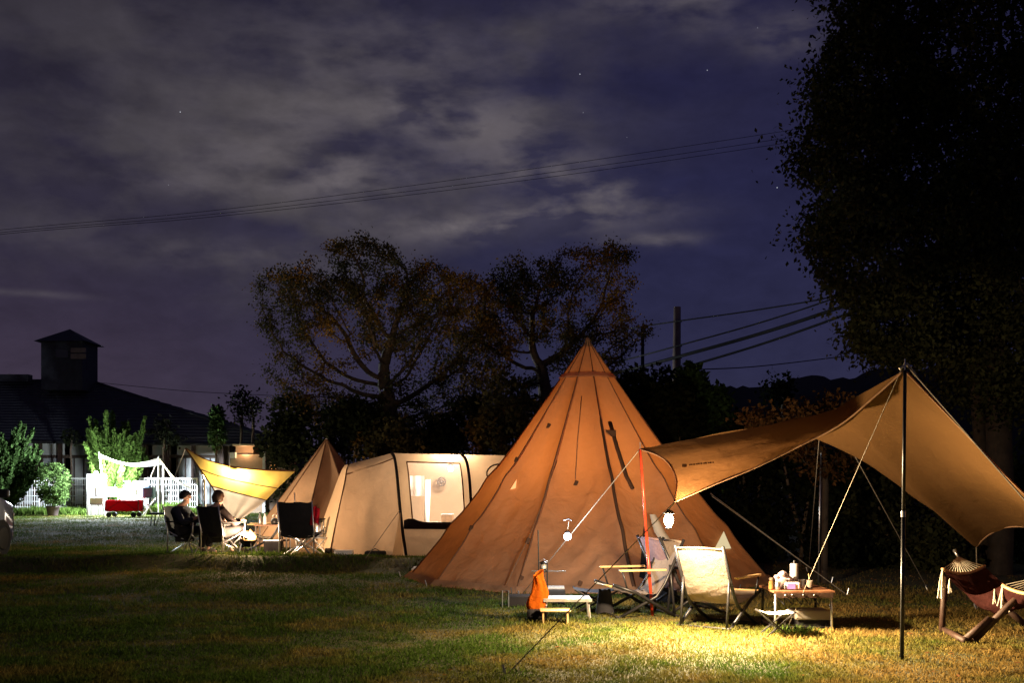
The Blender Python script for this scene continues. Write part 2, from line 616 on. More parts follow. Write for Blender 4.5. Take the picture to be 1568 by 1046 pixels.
    m1 = mix(f1, base, (0.068, 0.060, 0.070))
    m2 = mix(f2, m1, (0.135, 0.118, 0.130))
    # sensor-fine variation of the thin cloud
    n3 = cloudnoise(1.0, 2.0, 26.0, (5.3, 0, 3.1), 6, 0.6, 0.2)
    c3 = ramp(n3, [(0.3, (0.86, 0.86, 0.86)), (0.7, (1.12, 1.12, 1.12))])
    m3 = mix(1.0, m2, c3, 'MULTIPLY')
    stars = None
    for (px, py, s) in ((888, 113, 1.0), (1083, 107, 0.6), (1190, 287, 1.0), (276, 171, 1.0), (893, 172, 0.25), (1160, 42, 0.2), (258, 283, 0.2), (960, 210, 0.15)):
        d = dirpx(px, py)
        vd = N('ShaderNodeVectorMath')
        vd.operation = 'DISTANCE'
        L(D, vd.inputs[0])
        vd.inputs[1].default_value = d
        t = math_('MULTIPLY', math_('LESS_THAN', vd.outputs['Value'], 0.00042), s * 0.6)
        stars = t if stars is None else math_('ADD', stars, t)
    m4 = mix(stars, m3, (0.85, 0.9, 1.0))
    L(m4, bg.inputs['Color'])
    bg.inputs['Strength'].default_value = 1.0


make_world()

# ---------------------------------------------------------------- ground
def make_ground():
    xs = sorted(set([-400, -250, -150, -90, -60, -40] + list(np.arange(-30, 30.01, 0.5)) + [40, 60, 90, 150, 250, 400]))
    ys = sorted(set([-60, -30, -15, -8] + list(np.arange(-4, 14, 1.0)) + list(np.arange(14, 24, 0.2)) + list(np.arange(24, 60, 1.5)) + [65, 75, 90, 120, 160, 220, 320, 500]))
    vs, fs = [], []
    for y in ys:
        for x in xs:
            vs.append((x, y, G(x, y)))
    n = len(xs)
    for j in range(len(ys) - 1):
        for i in range(n - 1):
            fs.append((j * n + i, j * n + i + 1, (j + 1) * n + i + 1, (j + 1) * n + i))
    mb = MB()
    mb.v, mb.f = vs, fs
    o = mb.build('ground', M['soil'], smooth=True)
    tag(o, 'short autumn lawn of the campsite field', None, kind='structure')


make_ground()


def blades(name, pts, lens, width, mat_, label, kind='stuff', parent=None, bend=0.5):
    n = len(pts)
    az = rng.uniform(0, 2 * np.pi, n)
    lean = rng.uniform(0.1, 1.0, n) * bend
    d = np.stack([np.cos(az) * lean, np.sin(az) * lean, np.ones(n)], 1)
    d /= np.linalg.norm(d, axis=1)[:, None]
    az2 = rng.uniform(0, 2 * np.pi, n)
    side = np.stack([np.cos(az2), np.sin(az2), np.zeros(n)], 1) * (width * rng.uniform(0.6, 1.3, n))[:, None]
    tip = pts + d * lens[:, None]
    mid = pts + d * (lens * 0.55)[:, None] * np.array([0.75, 0.75, 1.1])
    V = np.stack([pts - side, pts + side, mid + side * 0.8, tip, mid - side * 0.8], 1).reshape(-1, 3)
    o = np_mesh(name, V, 5, mat_, parent)
    if parent is None:
        tag(o, label, None, kind=kind)
    return o


def make_grass():
    n = 440000
    Y = 6.8 * (22.0 / 6.8) ** rng.uniform(0, 1, n) 
    keep = rng.uniform(0, 1, n) < np.clip(9.0 / Y + 0.15, 0, 1) + .6 * (np.abs(Y - 17.8) < 2.2)
    Y = Y[keep]
    X = (rng.uniform(-0.56, 0.56, len(Y))) * Y
    far = 130000
    Yf = rng.uniform(19, 46, far)
    Xf = rng.uniform(-0.5, -0.1, far) * Yf
    Y = np.concatenate([Y, Yf])
    X = np.concatenate([X, Xf])
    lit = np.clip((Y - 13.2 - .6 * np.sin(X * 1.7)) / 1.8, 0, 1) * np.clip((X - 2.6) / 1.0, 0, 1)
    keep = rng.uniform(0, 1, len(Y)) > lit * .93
    X, Y = X[keep], Y[keep]
    Z = np.array([G(a, b) for a, b in zip(X, Y)])
    pts = np.stack([X, Y, Z - 0.004], 1)
    cl = np.array([mnoise.noise(Vector((a * 1.1, b * 1.1, 0.3))) + 0.6 * mnoise.noise(Vector((a * 4.1, b * 4.1, 2.3))) for a, b in zip(X, Y)])
    lens = rng.uniform(0.018, 0.048, len(Y)) * (1 + 0.7 * np.clip(cl, -0.8, 1.2)) * (1 + 0.012 * Y)
    lens *= 1 + .6 * np.exp(-((Y - 17.9) / .8) ** 2) * (X < 2)
    wid = 0.0028 * (0.7 + 0.055 * Y) * np.where(Y > 22, .55, 1.0)
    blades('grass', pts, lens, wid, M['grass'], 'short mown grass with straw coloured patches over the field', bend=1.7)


make_grass()


def fallen_leaves():
    n = 2600
    Y = rng.uniform(7.5, 19, n)
    X = rng.uniform(-.1, .56, n) * Y
    k = np.array([mnoise.noise(Vector((a * .6, b * .6, 5.0))) for a, b in zip(X, Y)])
    ok = (k + .5 * np.clip(X - 1.5, 0, 3) + .4 * np.clip(Y - 13, 0, 2)) > rng.uniform(-.1, 2.2, n)
    X, Y = X[ok], Y[ok]
    c = np.stack([X, Y, np.array([G(a, b) for a, b in zip(X, Y)]) + rng.uniform(.006, .03, len(X))], 1)
    V = leaf_quads(c, .055, None, 0)
    V = V.reshape(-1, 4, 3)
    V[:, :, 2] = c[:, None, 2] + (V[:, :, 2] - c[:, None, 2]) * .3
    o = np_mesh('fallen_leaves', V.reshape(-1, 3), 4, M['leaf_fallen'])
    tag(o, 'dry brown leaves scattered on the lawn towards the trees', None, kind='stuff')


# ---------------------------------------------------------------- trees
def colonize(base, trunk, pts, step, di, dk, iters=160):
    nodes = [np.array(base)]
    par = [-1]
    for t in trunk:
        a = nodes[-1]
        b = np.array(t)
        k = max(1, int(np.linalg.norm(b - a) / step))
        for i in range(1, k + 1):
            nodes.append(a + (b - a) * i / k)
            par.append(len(nodes) - 2)
    A = np.array(pts)
    N_ = np.array(nodes)
    seen = set()
    for it in range(iters):
        if not len(A):
            break
        d2 = ((A[:, None, :] - N_[None, :, :]) ** 2).sum(2)
        near = d2.argmin(1)
        dist = np.sqrt(d2.min(1))
        ok = dist < di
        if not ok.any():
            ok = dist < dist.min() + step * 2
        new, newp = [], []
        for i in np.unique(near[ok]):
            sel = ok & (near == i)
            v = A[sel] - N_[i]
            v = v / (np.linalg.norm(v, axis=1)[:, None] + 1e-9)
            v = v.mean(0) + rng.normal(0, 0.12, 3)
            v /= np.linalg.norm(v) + 1e-9
            q = N_[i] + v * step
            key = tuple(np.round(q / (step * 0.4)).astype(int))
            if key in seen:
                continue
            seen.add(key)
            new.append(q)
            newp.append(int(i))
        if not new:
            break
        N_ = np.vstack([N_, np.array(new)])
        par += newp
        d2 = ((A[:, None, :] - np.array(new)[None, :, :]) ** 2).sum(2).min(1)
        A = A[d2 > dk * dk]
    return N_, par


def branch_mesh(N_, par, r_tip, r_base, seg=5, power=2.3):
    n = len(par)
    w = np.zeros(n)
    kids = [0] * n
    for p in par:
        if p >= 0:
            kids[p] += 1
    for i in range(n - 1, -1, -1):
        if kids[i] == 0:
            w[i] = 1
        if par[i] >= 0:
            w[par[i]] += w[i]
    rad = r_tip * w ** (1 / power)
    rad = rad * (r_base / max(rad[0], 1e-6)) ** (np.log(rad / r_tip + 1e-9) / max(np.log(rad[0] / r_tip + 1e-9), 1e-6))
    mb = MB()
    for i in range(n):
        p = par[i]
        if p < 0:
            continue
        mb.tube([N_[p], N_[i]], [max(rad[p] if kids[p] == 1 else min(rad[p], rad[i] * 1.25), rad[i]), rad[i]], seg, cap=False)
    return mb, rad, kids


def leaf_quads(c, size, spread_dir=None, droop=0.3):
    n = len(c)
    a = rng.normal(0, 1, (n, 3))
    a[:, 2] -= droop
    if spread_dir is not None:
        a = a * 0.5 + spread_dir
    a /= np.linalg.norm(a, axis=1)[:, None] + 1e-9
    b = rng.normal(0, 1, (n, 3))
    b -= (b * a).sum(1)[:, None] * a
    b /= np.linalg.norm(b, axis=1)[:, None] + 1e-9
    L_ = (size * rng.uniform(0.6, 1.35, n))[:, None]
    W = L_ * 0.3
    nrm = np.cross(a, b)
    V = np.stack([c, c + a * L_ * 0.5 + b * W + nrm * L_ * 0.06, c + a * L_, c + a * L_ * 0.5 - b * W + nrm * L_ * 0.06], 1)
    return V.reshape(-1, 3)


def blob_pts(blobs, shell=0.0):
    out = []
    for (c, r, n) in blobs:
        v = rng.normal(0, 1, (n, 3))
        v /= np.linalg.norm(v, axis=1)[:, None]
        q = rng.uniform(shell ** 3, 1, n) ** (1 / 3)
        out.append(np.array(c) + v * q[:, None] * np.array(r))
    return np.vstack(out)


def tree(name, label, base, trunk, blobs, leafmat, barkmat, nleaf, lsize, step=0.28, di=2.5, dk=0.5, r_tip=0.008, r_base=0.2,
         spread=0.22, droop=0.3, group=None, cat='tree', shell=0.3, clump=None, extra=0):
    t = thing(name, label, cat, base, group)
    A = blob_pts(blobs, shell)
    N_, par = colonize(base, trunk, A, step, di, dk)
    mb, rad, kids = branch_mesh(N_, par, r_tip, r_base)
    mb.build('trunk', barkmat, t, smooth=True)
    thin = np.where(rad < r_tip * 3.0)[0]
    thin = thin[thin > len(trunk) * 2]
    w = rng.uniform(0.2, 1.0, len(thin)) ** 1.5
    idx = rng.choice(thin, nleaf, p=w / w.sum())
    c = N_[idx] + rng.normal(0, spread, (nleaf, 3)) * np.array([1, 1, 0.7])
    if extra:
        e = blob_pts([(b[0], tuple(x * .86 for x in b[1]), max(1, int(extra * b[2] / sum(q[2] for q in blobs)))) for b in blobs], 0.45)
        kk = np.array([mnoise.noise(Vector(tuple(q * 1.3))) + .6 * mnoise.noise(Vector(tuple(q * 3.4))) for q in e])
        c = np.vstack([c, e[kk > -.05]])
    np_mesh('crown', leaf_quads(c, lsize, None, droop), 4, leafmat, t)
    return t


def V3(px, py, Y):
    return tuple(P(px, py, Y))


fallen_leaves()


def make_trees():
    # spreading tree behind the rear pitches
    Y = 28.0
    m = Y / FPX
    b = on(605, Y)
    tree('broadleaf_tree', 'tall spreading tree with open flat-topped crown behind the beige tunnel tent', b,
         [P(600, 700, Y), P(592, 600, Y)],
         [(V3(460, 432, Y), (75 * m, 1.4, 26 * m), 150), (V3(548, 385, Y - .3), (62 * m, 1.3, 22 * m), 140), (V3(520, 440, Y - .3), (70 * m, 1.3, 16 * m), 80), (V3(635, 425, Y), (65 * m, 1.4, 35 * m), 150),
          (V3(700, 450, Y + .5), (65 * m, 1.4, 42 * m), 140), (V3(560, 480, Y - .5), (120 * m, 1.6, 60 * m), 170), (V3(440, 490, Y), (50 * m, 1, 18 * m), 60),
          (V3(640, 520, Y - 1.0), (95 * m, 1.2, 60 * m), 170), (V3(500, 600, Y), (75 * m, 1.2, 60 * m), 130), (V3(660, 610, Y), (90 * m, 1.2, 50 * m), 130), (V3(735, 500, Y - .5), (50 * m, 1.2, 70 * m), 110), (V3(450, 570, Y), (45 * m, 1, 70 * m), 70), (V3(560, 640, Y), (120 * m, 1.2, 40 * m), 100)],
         M['leaf_warm_lit'], M['bark'], 44000, 0.072, 0.2, 2.2, 0.32, 0.011, 0.26, 0.13, 0.6)
    b = on(845, Y + 1)
    Y = 29.0
    m = Y / FPX
    tree('broadleaf_tree', 'tree with drooping leaves tinted in warm-lit clumps behind the big orange tipi', b,
         [P(838, 700, Y), P(835, 600, Y), P(828, 560, Y)],
         [(V3(800, 440, Y), (55 * m, 1.2, 45 * m), 130), (V3(870, 420, Y - .3), (60 * m, 1.2, 32 * m), 140), (V3(935, 392, Y), (36 * m, 1, 24 * m), 80),
          (V3(940, 440, Y), (32 * m, 1, 50 * m), 80), (V3(775, 500, Y - .5), (45 * m, 1.0, 55 * m), 90), (V3(870, 500, Y), (80 * m, 1.2, 40 * m), 90),
          (V3(900, 560, Y), (70 * m, 1, 60 * m), 90), (V3(735, 540, Y - .5), (60 * m, 1, 70 * m), 100), (V3(960, 510, Y), (50 * m, .8, 20 * m), 50), (V3(790, 402, Y), (20 * m, .6, 16 * m), 30), (V3(760, 600, Y), (80 * m, 1.2, 50 * m), 90)],
         M['leaf_warm_lit'], M['bark'], 30000, 0.072, 0.2, 2.2, 0.32, 0.010, 0.2, 0.13, 1.0)
    # the big tree on the edge of the picture
    Y = 17.0
    m = Y / FPX
    b = on(1532, Y)
    tree('broadleaf_tree', 'huge dark leafy tree towering over the hammock at the edge of the field', b,
         [P(1535, 780, Y), P(1530, 640, Y), P(1520, 450, Y), P(1510, 200, Y)],
         [(V3(1330, 130, Y), (105 * m, 1.3, 120 * m), 160), (V3(1335, 370, Y), (108 * m, 1.4, 120 * m), 190), (V3(1380, 500, Y), (88 * m, 1.3, 70 * m), 140), (V3(1305, 235, Y), (95 * m, 1.2, 90 * m), 130),
          (V3(1480, 80, Y), (170 * m, 2.0, 180 * m), 250), (V3(1500, 330, Y), (150 * m, 2.0, 170 * m), 250), (V3(1540, 540, Y), (120 * m, 1.8, 110 * m), 150),
          (V3(1330, -60, Y), (90 * m, 1.4, 110 * m), 80), (V3(1500, -180, Y), (200 * m, 2.2, 160 * m), 120), (V3(1680, 200, Y), (140 * m, 2.2, 330 * m), 150)],
         M['leaf_oak'], M['bark_pale'], 95000, 0.085, 0.26, 2.6, 0.42, 0.008, 0.2, 0.21, 0.5, extra=90000)
    b = on(1508, 17.3)
    t = thing('tree_trunk', 'slim bare second trunk beside the huge leafy tree behind the hammock', 'tree', b)
    MB().tube([b, P(1510, 780, 17.3), P(1498, 640, 17.3), P(1490, 500, 17.2), P(1470, 380, 17.0)], [0.13, 0.11, 0.1, 0.08, 0.04], 10).build('trunk', M['bark_pale'], t, True)
    # small tree under the tarp, orange lamplight put into its leaves
    Y = 15.5
    m = Y / FPX
    b = on(1262, Y)
    tree('small_tree', 'small tree with sparse leaves tinted as if orange-lit seen under the brown tarp', b,
         [P(1263, 800, Y), P(1264, 745, Y)],
         [(V3(1220, 650, Y), (70 * m, .8, 42 * m), 70), (V3(1290, 640, Y), (50 * m, .8, 50 * m), 60), (V3(1265, 690, Y), (75 * m, .7, 30 * m), 60), (V3(1175, 640, Y), (40 * m, .6, 25 * m), 26)],
         M['leaf_orange_lit'], M['bark_pale'], 3600, 0.07, 0.14, 1.6, 0.25, 0.004, 0.055, 0.12, 0.4)
    b = gy(1225, 868)
    t = thing('small_tree', 'thin leaning bare sapling beside the small orange-tinted tree', 'tree', b)
    mb = MB().tube([b, P(1232, 800, b.y), P(1243, 730, b.y), P(1250, 670, b.y)], [0.035, 0.03, 0.022, 0.012], 8)
    mb.tube([P(1243, 730, b.y), P(1230, 690, b.y)], [0.014, 0.006], 6)
    mb.build('trunk', M['bark'], t, True)


make_trees()


def bush(name, label, base, blobs, leafmat, n, lsize, group=None, cat='shrub', stem=True, droop=0.0, shell=0.45, barkmat=None):
    t = thing(name, label, cat, base, group)
    c = blob_pts([(b[0], b[1], max(1, int(n * b[2]))) for b in blobs], shell)
    # break the outline up in clumps
    k = np.array([mnoise.noise(Vector(tuple(q * 1.9))) for q in c])
    c = c[(k > -0.22) | (rng.uniform(0, 1, len(c)) < 0.25)]
    np_mesh('foliage', leaf_quads(c, lsize, None, droop), 4, leafmat, t)
    if stem:
        mb = MB()
        bz = Vector(base)
        for b in blobs:
            e = Vector(b[0])
            mb.tube([bz, bz.lerp(e, 0.5) + Vector((random.uniform(-.1, .1), random.uniform(-.1, .1), 0.05)), e], [0.05, 0.035, 0.012], 6)
        mb.build('stem', barkmat or M['bark'], t, True)
    return t


def make_understory():
    g = 'dark bushes along the far edge of the field'
    # behind the tents
    specs = [(455, 650, 24, 55, 70, M['leaf_dark'], 'round dark bush between the brown roof and the small brown tipi'),
             (530, 660, 25, 60, 60, M['leaf_dark'], 'dark bush directly behind the peak of the small brown tipi'),
             (610, 670, 25, 70, 50, M['leaf_warm_lit'], 'low dark bush at the foot of the spreading tree'),
             (690, 655, 25, 65, 60, M['leaf_dark'], 'dark bush behind the roof of the beige tunnel tent'),
             (770, 640, 24, 70, 70, M['leaf_warm_lit'], 'brownish bush against the sloping side of the orange tipi'),
             (985, 620, 23, 50, 60, M['leaf_dark'], 'dark bush just behind the peak of the orange tipi'),
             (1075, 640, 21, 40, 75, M['leaf_conifer_dark'], 'upright dark green conifer bush beside the utility pole'),
             (1030, 650, 20, 55, 70, M['leaf_dark'], 'dark bush in front of the utility pole foot'),
             (1150, 700, 21, 70, 60, M['leaf_dark'], 'low dark bush behind the upper edge of the brown tarp'),
             (1240, 720, 19, 90, 80, M['leaf_dark'], 'wide dark thicket behind the small orange-tinted tree'),
             (1370, 740, 18.5, 80, 100, M['leaf_oak'], 'tall dark green bush between tarp pole and huge tree'),
             (1130, 790, 20, 90, 80, M['leaf_dark'], 'dark bush low beside the right skirt of the orange tipi'),
             (1310, 810, 18.6, 90, 60, M['leaf_dark'], 'low dark bush behind the folding table'),
             (1430, 830, 17.8, 60, 45, M['leaf_oak'], 'leafy low bush behind the hammock end'),
             (1590, 780, 19, 80, 110, M['leaf_dark'], 'dark bush at the foot of the huge tree past the hammock')]
    for (px, py, Y, rx, rz, lm, lab) in specs:
        m = Y / FPX
        b = on(px, Y)
        zc = P(px, py, Y).z
        bl = []
        for q in range(5):
            dx, dz = random.uniform(-.55, .55) * rx * m, random.uniform(-.5, .55) * rz * m
            bl.append(((b.x + dx, Y + random.uniform(-.5, .5), zc + dz), (rx * m * random.uniform(.45, .7), 0.8, rz * m * random.uniform(.45, .7)), 0.16))
        bl.append(((b.x, Y, b.z + (zc - b.z) * 0.5), (rx * m * 0.9, 0.9, max((zc - b.z) * 0.62, 0.4)), 0.3))
        bush('bush', lab, b, bl, lm, 5200, 0.12, g, shell=0.2)
    # thin twiggy saplings far on the left and above the tarp
    for (px, top, Y, n, lab) in ((368, 590, 48, 420, 'thin twiggy tree beyond the ridge end of the dark roof'), (386, 600, 47, 420, 'slender twiggy tree nearest the lit eaves of the shed'), (1200, 560, 30, 500, 'slim sapling rising above the upper edge of the brown tarp')):
        b = on(px, Y)
        m = Y / FPX
        tree('sapling', lab, b, [P(px, 690, Y), P(px + 2, 640, Y)], [(V3(px, (top + 650) / 2, Y), (16 * m, .5, (650 - top) / 2 * m), 40), (V3(px - 8, top + 30, Y), (20 * m, .5, 14 * m), 24)],
             M['leaf_dark'], M['bark'], n, 0.15, 0.25, 3, 0.4, 0.012, 0.07, 0.2, 0.3)
    Y = 46
    b = on(332, Y)
    m = Y / FPX
    bush('conifer_tree', 'small dark cone-shaped conifer behind the roof slope', b, [(V3(332, 640, Y), (9 * m, .3, 18 * m), .6), (V3(332, 665, Y), (14 * m, .4, 25 * m), .4)], M['leaf_conifer_dark'], 1500, 0.18, None, 'tree')


make_understory()


def hills():
    mb = MB()
    Y0 = 170
    top = [(900, 640), (1000, 620), (1090, 605), (1130, 592), (1190, 588), (1250, 578), (1300, 575), (1350, 570), (1450, 555), (1600, 560), (1900, 590)]
    f = []
    n = 120
    for i in range(n + 1):
        px = 850 + (2000 - 850) * i / n
        j = 0
        while j < len(top) - 2 and top[j + 1][0] < px:
            j += 1
        a, b = top[j], top[j + 1]
        t = min(max((px - a[0]) / (b[0] - a[0]), 0), 1)
        y = a[1] + (b[1] - a[1]) * t + random.uniform(-3, 3) + 4 * math.sin(px * 0.05)
        e = P(px, y, Y0)
        f.append([Vector((e.x * .8, Y0 - 45, -1)), Vector((e.x * 0.92, Y0 - 16, e.z * .6)), e, Vector((e.x * 1.2, Y0 + 60, e.z * .7)), Vector((e.x * 1.4, Y0 + 130, -1))])
    mb.grid(f)
    o = mb.build('hills', M['hill'], smooth=True, base=(100, Y0, 0))
    tag(o, 'low dark wooded hill on the horizon', None, kind='structure')


hills()

# ---------------------------------------------------------------- utility poles and wires
def wires():
    Y = 34
    b = on(1034, Y)
    t = thing('utility_pole', 'weathered utility pole rising beside the orange tipi peak', 'utility pole', b)
    MB().tube([b, P(1037, 470, Y)], [0.17, 0.11], 12).build('shaft', M['concrete'], t, True)
    for z in (492, 530, 548, 566):
        p = P(1037, z, Y)
        MB().tube([p + Vector((-.12, 0, 0)), p + Vector((.14, 0, 0))], 0.03, 6).build('cable_clamp', M['cable'], t)
    Y2 = 46
    b2 = on(984, Y2)
    t2 = thing('utility_pole', 'slimmer utility pole farther off near the tipi peak', 'utility pole', b2)
    MB().tube([b2, P(984, 512, Y2)], [0.09, 0.07], 10).build('shaft', M['cable'], t2, True)
    p = P(984, 516, Y2)
    MB().tube([p, p + Vector((0, 0, .25))], .05, 8).build('cap', M['cable'], t2)

    def wire(name, pts, r, lab, grp):
        c = curve(pts)
        n = 40
        o = MB().tube([c(i / n) for i in range(n + 1)], r, 5).build(name, M['cable'], None, True, base=pts[0])
        tag(o, lab, 'cable', grp)
    g = 'three parallel wires high across the sky'
    lab = 'thin overhead wire of the parallel set crossing the sky above the trees'
    Yw = 60
    for dy, nm in ((0, 'topmost'), (10, 'middle'), (17, 'lowest')):
        wire('overhead_wire', [P(-200, 374 + dy * .5, Yw), P(0, 352 + dy * .4, Yw), P(300, 325 + dy * .55, Yw), P(600, 288 + dy * .8, Yw), P(900, 246 + dy, Yw), P(1210, 199 + dy * 1.1, Yw), P(1500, 152 + dy * 1.2, Yw)],
             0.013, f'{nm} of the three parallel wires crossing high over the trees', g)
    g2 = 'cables running from the utility pole'
    for (y0, y1, yl, r, lb) in ((492, 448, 520, .022, 'thin topmost cable from the utility pole to the huge tree'), (530, 449, 560, .025, 'second cable from the top of the utility pole'),
                                (547, 466, 575, .055, 'thick bundled cable from the utility pole into the huge tree'), (566, 480, 590, .038, 'lowest heavy cable from the utility pole into the huge tree')):
        wire('overhead_cable', [P(900, yl, 48), P(1037, y0, 33.85), P(1170, (y0 + y1) / 2 + 3, 32), P(1300, y1, 30), P(1480, y1 - 70, 28)], r, lb, g2)
    wire('overhead_cable', [P(1037, 567, 34), P(1150, 562, 38), P(1300, 545, 42)], .018, 'faint sagging wire low over the hill beside the utility pole', g2)
    wire('overhead_cable', [P(140, 585, 75), P(300, 600, 75), P(420, 606, 75)], .018, 'faint wire above the slope of the dark roof', None)


wires()

# ---------------------------------------------------------------- the long low building
def building():
    Y = 50.0
    m = Y / FPX
    gz = 0.15
    b = Vector((P(200, 0, Y).x, Y, gz))
    t = thing('low_building', 'long low building with dark hipped roof and pale wall panels', 'building', b)
    xl, xr = P(-260, 0, Y).x, P(352, 0, Y).x
    zt = P(0, 672, Y).z
    MB().box(((xl + xr) / 2, Y + 3.0, (zt + gz) / 2), (xr - xl, 6.0, zt - gz)).build('wall', M['wall_brown'], t)
    # white panels, shutters and windows set into the timber wall
    rng2 = random.Random(3)
    xs = [-250, -200, -150, -100, -50, 8, 66, 100, 150, 190, 228, 262, 300]
    for i, x in enumerate(xs):
        w = 44 if x < 250 else 34
        z0, z1 = P(0, 697, Y).z, P(0, 678, Y).z
        MB().box((P(x + w / 2, 0, Y).x, Y - 0.03, (z0 + z1) / 2), (w * m, 0.06, z1 - z0)).build('upper_panel', M['wall_white'], t)
        z0, z1 = P(0, 772, Y).z, P(0, 702, Y).z
        k = 'shoji' if i % 3 != 1 else 'wall_white'
        wn = MB().box((P(x + w / 2, 0, Y).x, Y - 0.03, (z0 + z1) / 2), (w * m, 0.06, z1 - z0)).build('window', M[k], t)
        f = MB()
        for q in (0, 1 / 3, 2 / 3, 1):
            f.box((P(x + w * q, 0, Y).x, Y - 0.075, (z0 + z1) / 2), (0.06, 0.035, z1 - z0))
        f.build('window_frame', M['wall_brown'], wn)
    for px in (4, 58, 92, 144, 184, 224, 256, 296, 340):
        MB().box((P(px, 0, Y - .4).x, Y - .4, (zt + gz) / 2), (0.16, 0.16, zt - gz)).build('pillar', M['dark_wood'], t)
    # dark porch at the end of the facade
    MB().box((P(368, 0, Y + .5).x, Y + 1.8, (zt + gz) / 2 - .1), (1.0, 2.4, zt - gz - .2)).build('porch', M['dark_wood'], t)
    # roof : hipped
    e0 = P(-300, 672, Y - .9)
    e1 = P(440, 682, Y - .9)
    r0 = P(-300, 588, Y + 5)
    r1 = P(136, 583, Y + 5)
    back0 = Vector((e0.x, Y + 11, e0.z))
    back1 = Vector((e1.x, Y + 11, e1.z))
    # front slope is finely divided so that it carries courses of tiles
    mb = MB()

    def slope(a0, a1, c0, c1, n=22):
        prev = None
        for i in range(n):
            lo0, lo1 = a0.lerp(c0, i / n), a1.lerp(c1, i / n)
            hi0, hi1 = a0.lerp(c0, (i + 1) / n), a1.lerp(c1, (i + 1) / n)
            up = Vector((0, 0, 0.035))
            mb.add([lo0 + up, lo1 + up, hi1, hi0], [(0, 1, 2, 3)])
            mb.add([lo0 - up * .2, lo1 - up * .2, lo1 + up, lo0 + up], [(0, 1, 2, 3)])
    slope(e0, e1, r0, r1)
    slope(back1, back0, r1, r0)
    slope(e1, back1, r1, r1 + Vector((0, .02, 0)))
    slope(back0, e0, r0 + Vector((0, .02, 0)), r0)
    mb.add([e0, e1, back1, back0], [(3, 2, 1, 0)])
    rf = mb.build('roof', M['roof'], t)
    MB().tube([e0, e1], 0.07, 8).build('gutter', M['cable'], rf)
    MB().tube([r1, e1], 0.09, 8).build('ridge_cap', M['roof'], rf)
    MB().tube([r0, r1], 0.1, 8).build('ridge_cap', M['roof'], rf)
    p = P(20, 581, Y + 4.5)
    MB().box(p + Vector((0, 0, .05)), (1.7, .5, .35)).build('roof_vent', M['roof'], rf)
    # cupola
    c = P(107, 0, Y + 4)
    mz = (Y + 4) / FPX
    zb, ze, za = P(0, 600, Y + 4).z, P(0, 527, Y + 4).z, P(0, 504, Y + 4).z
    w = 62 * mz
    cu = MB().box((c.x, Y + 4, (zb + ze) / 2), (w, w, ze - zb)).build('cupola', M['roof'], t)
    ev = 39 * mz
    pr = MB()
    pr.add([(c.x - ev, Y + 4 - ev, ze), (c.x + ev, Y + 4 - ev, ze), (c.x + ev, Y + 4 + ev, ze), (c.x - ev, Y + 4 + ev, ze), (c.x, Y + 4, za)],
           [(0, 1, 4), (1, 2, 4), (2, 3, 4), (3, 0, 4), (3, 2, 1, 0)])
    pr.build('cupola_roof', M['roof'], cu)
    for (x0, x1, y0, y1) in ((86, 105, 536, 548), (109, 132, 533, 540), (109, 132, 542, 550)):
        a, bb = P(x0, y0, Y + 4 - w / 2), P(x1, y1, Y + 4 - w / 2)
        MB().box(((a.x + bb.x) / 2, Y + 4 - w / 2 - .03, (a.z + bb.z) / 2), (bb.x - a.x, .06, a.z - bb.z)).build('louvre', M['glass_dark'] if x0 < 100 else M['concrete'], cu)


building()


def shed():
    Y = 46
    m = Y / FPX
    b = Vector((P(405, 0, Y).x, Y, .15))
    t = thing('shed', 'small tan shed with warmly lit eaves between the dark roof and the small tipi', 'building', b)

    def bx(name, x0, x1, y0, y1, dy, depth, mt, par=t):
        a, bb = P(x0, y0, Y + dy), P(x1, y1, Y + dy)
        return MB().box(((a.x + bb.x) / 2, Y + dy + depth / 2, (a.z + bb.z) / 2), (bb.x - a.x, depth, a.z - bb.z)).build(name, mt, par)
    bx('wall', 352, 403, 696, 795, 0, 3, M['stucco'])
    bx('wall', 403, 455, 692, 795, -.3, 3, M['wall_brown'])
    r = bx('roof', 356, 392, 680, 683, -.5, 3.4, M['stucco'])
    bx('roof', 398, 440, 682, 685, -.6, 3.4, M['stucco'])
    bx('eaves_wall', 361, 388, 683.4, 694, .4, 1.0, M['stucco'])
    bx('meter_box', 352, 360, 693, 702, -.25, .24, M['white'])
    bx('downpipe', 402, 406, 692, 795, -.42, .1, M['white'])
    bx('window', 415, 422, 712, 719, -.36, .05, M['lit_window'])
    lamp('eaves_light', P(376, 691, Y - .12), 24, (1, .6, .3), .05)


shed()

# ---------------------------------------------------------------- fence, conifers and the white lit pitch
def fence():
    Y = 45
    t = thing('mesh_fence', 'white welded mesh fence in front of the long low building', 'fence', on(160, Y))
    x0, x1 = P(20, 0, Y).x, P(302, 0, Y).x
    zb, zt = .2, P(0, 734, Y).z
    n = 7
    for k in range(n):
        a, b = x0 + (x1 - x0) * k / n, x0 + (x1 - x0) * (k + 1) / n
        mb = MB()
        for z in np.linspace(zb, zt, 7):
            mb.tube([(a, Y, z), (b, Y, z)], 0.011, 4)
        for x in np.linspace(a, b, 12):
            mb.tube([(x, Y, zb), (x, Y, zt)], 0.009, 4)
        mb.build('mesh_panel', M['whitepaint'], t)
        MB().tube([(b, Y, .1), (b, Y, zt + .05)], .03, 8).build('post', M['whitepaint'], t)
    MB().tube([(x0, Y, zt + .03), (x1, Y, zt + .03)], .024, 6).build('top_rail', M['whitepaint'], t)


fence()


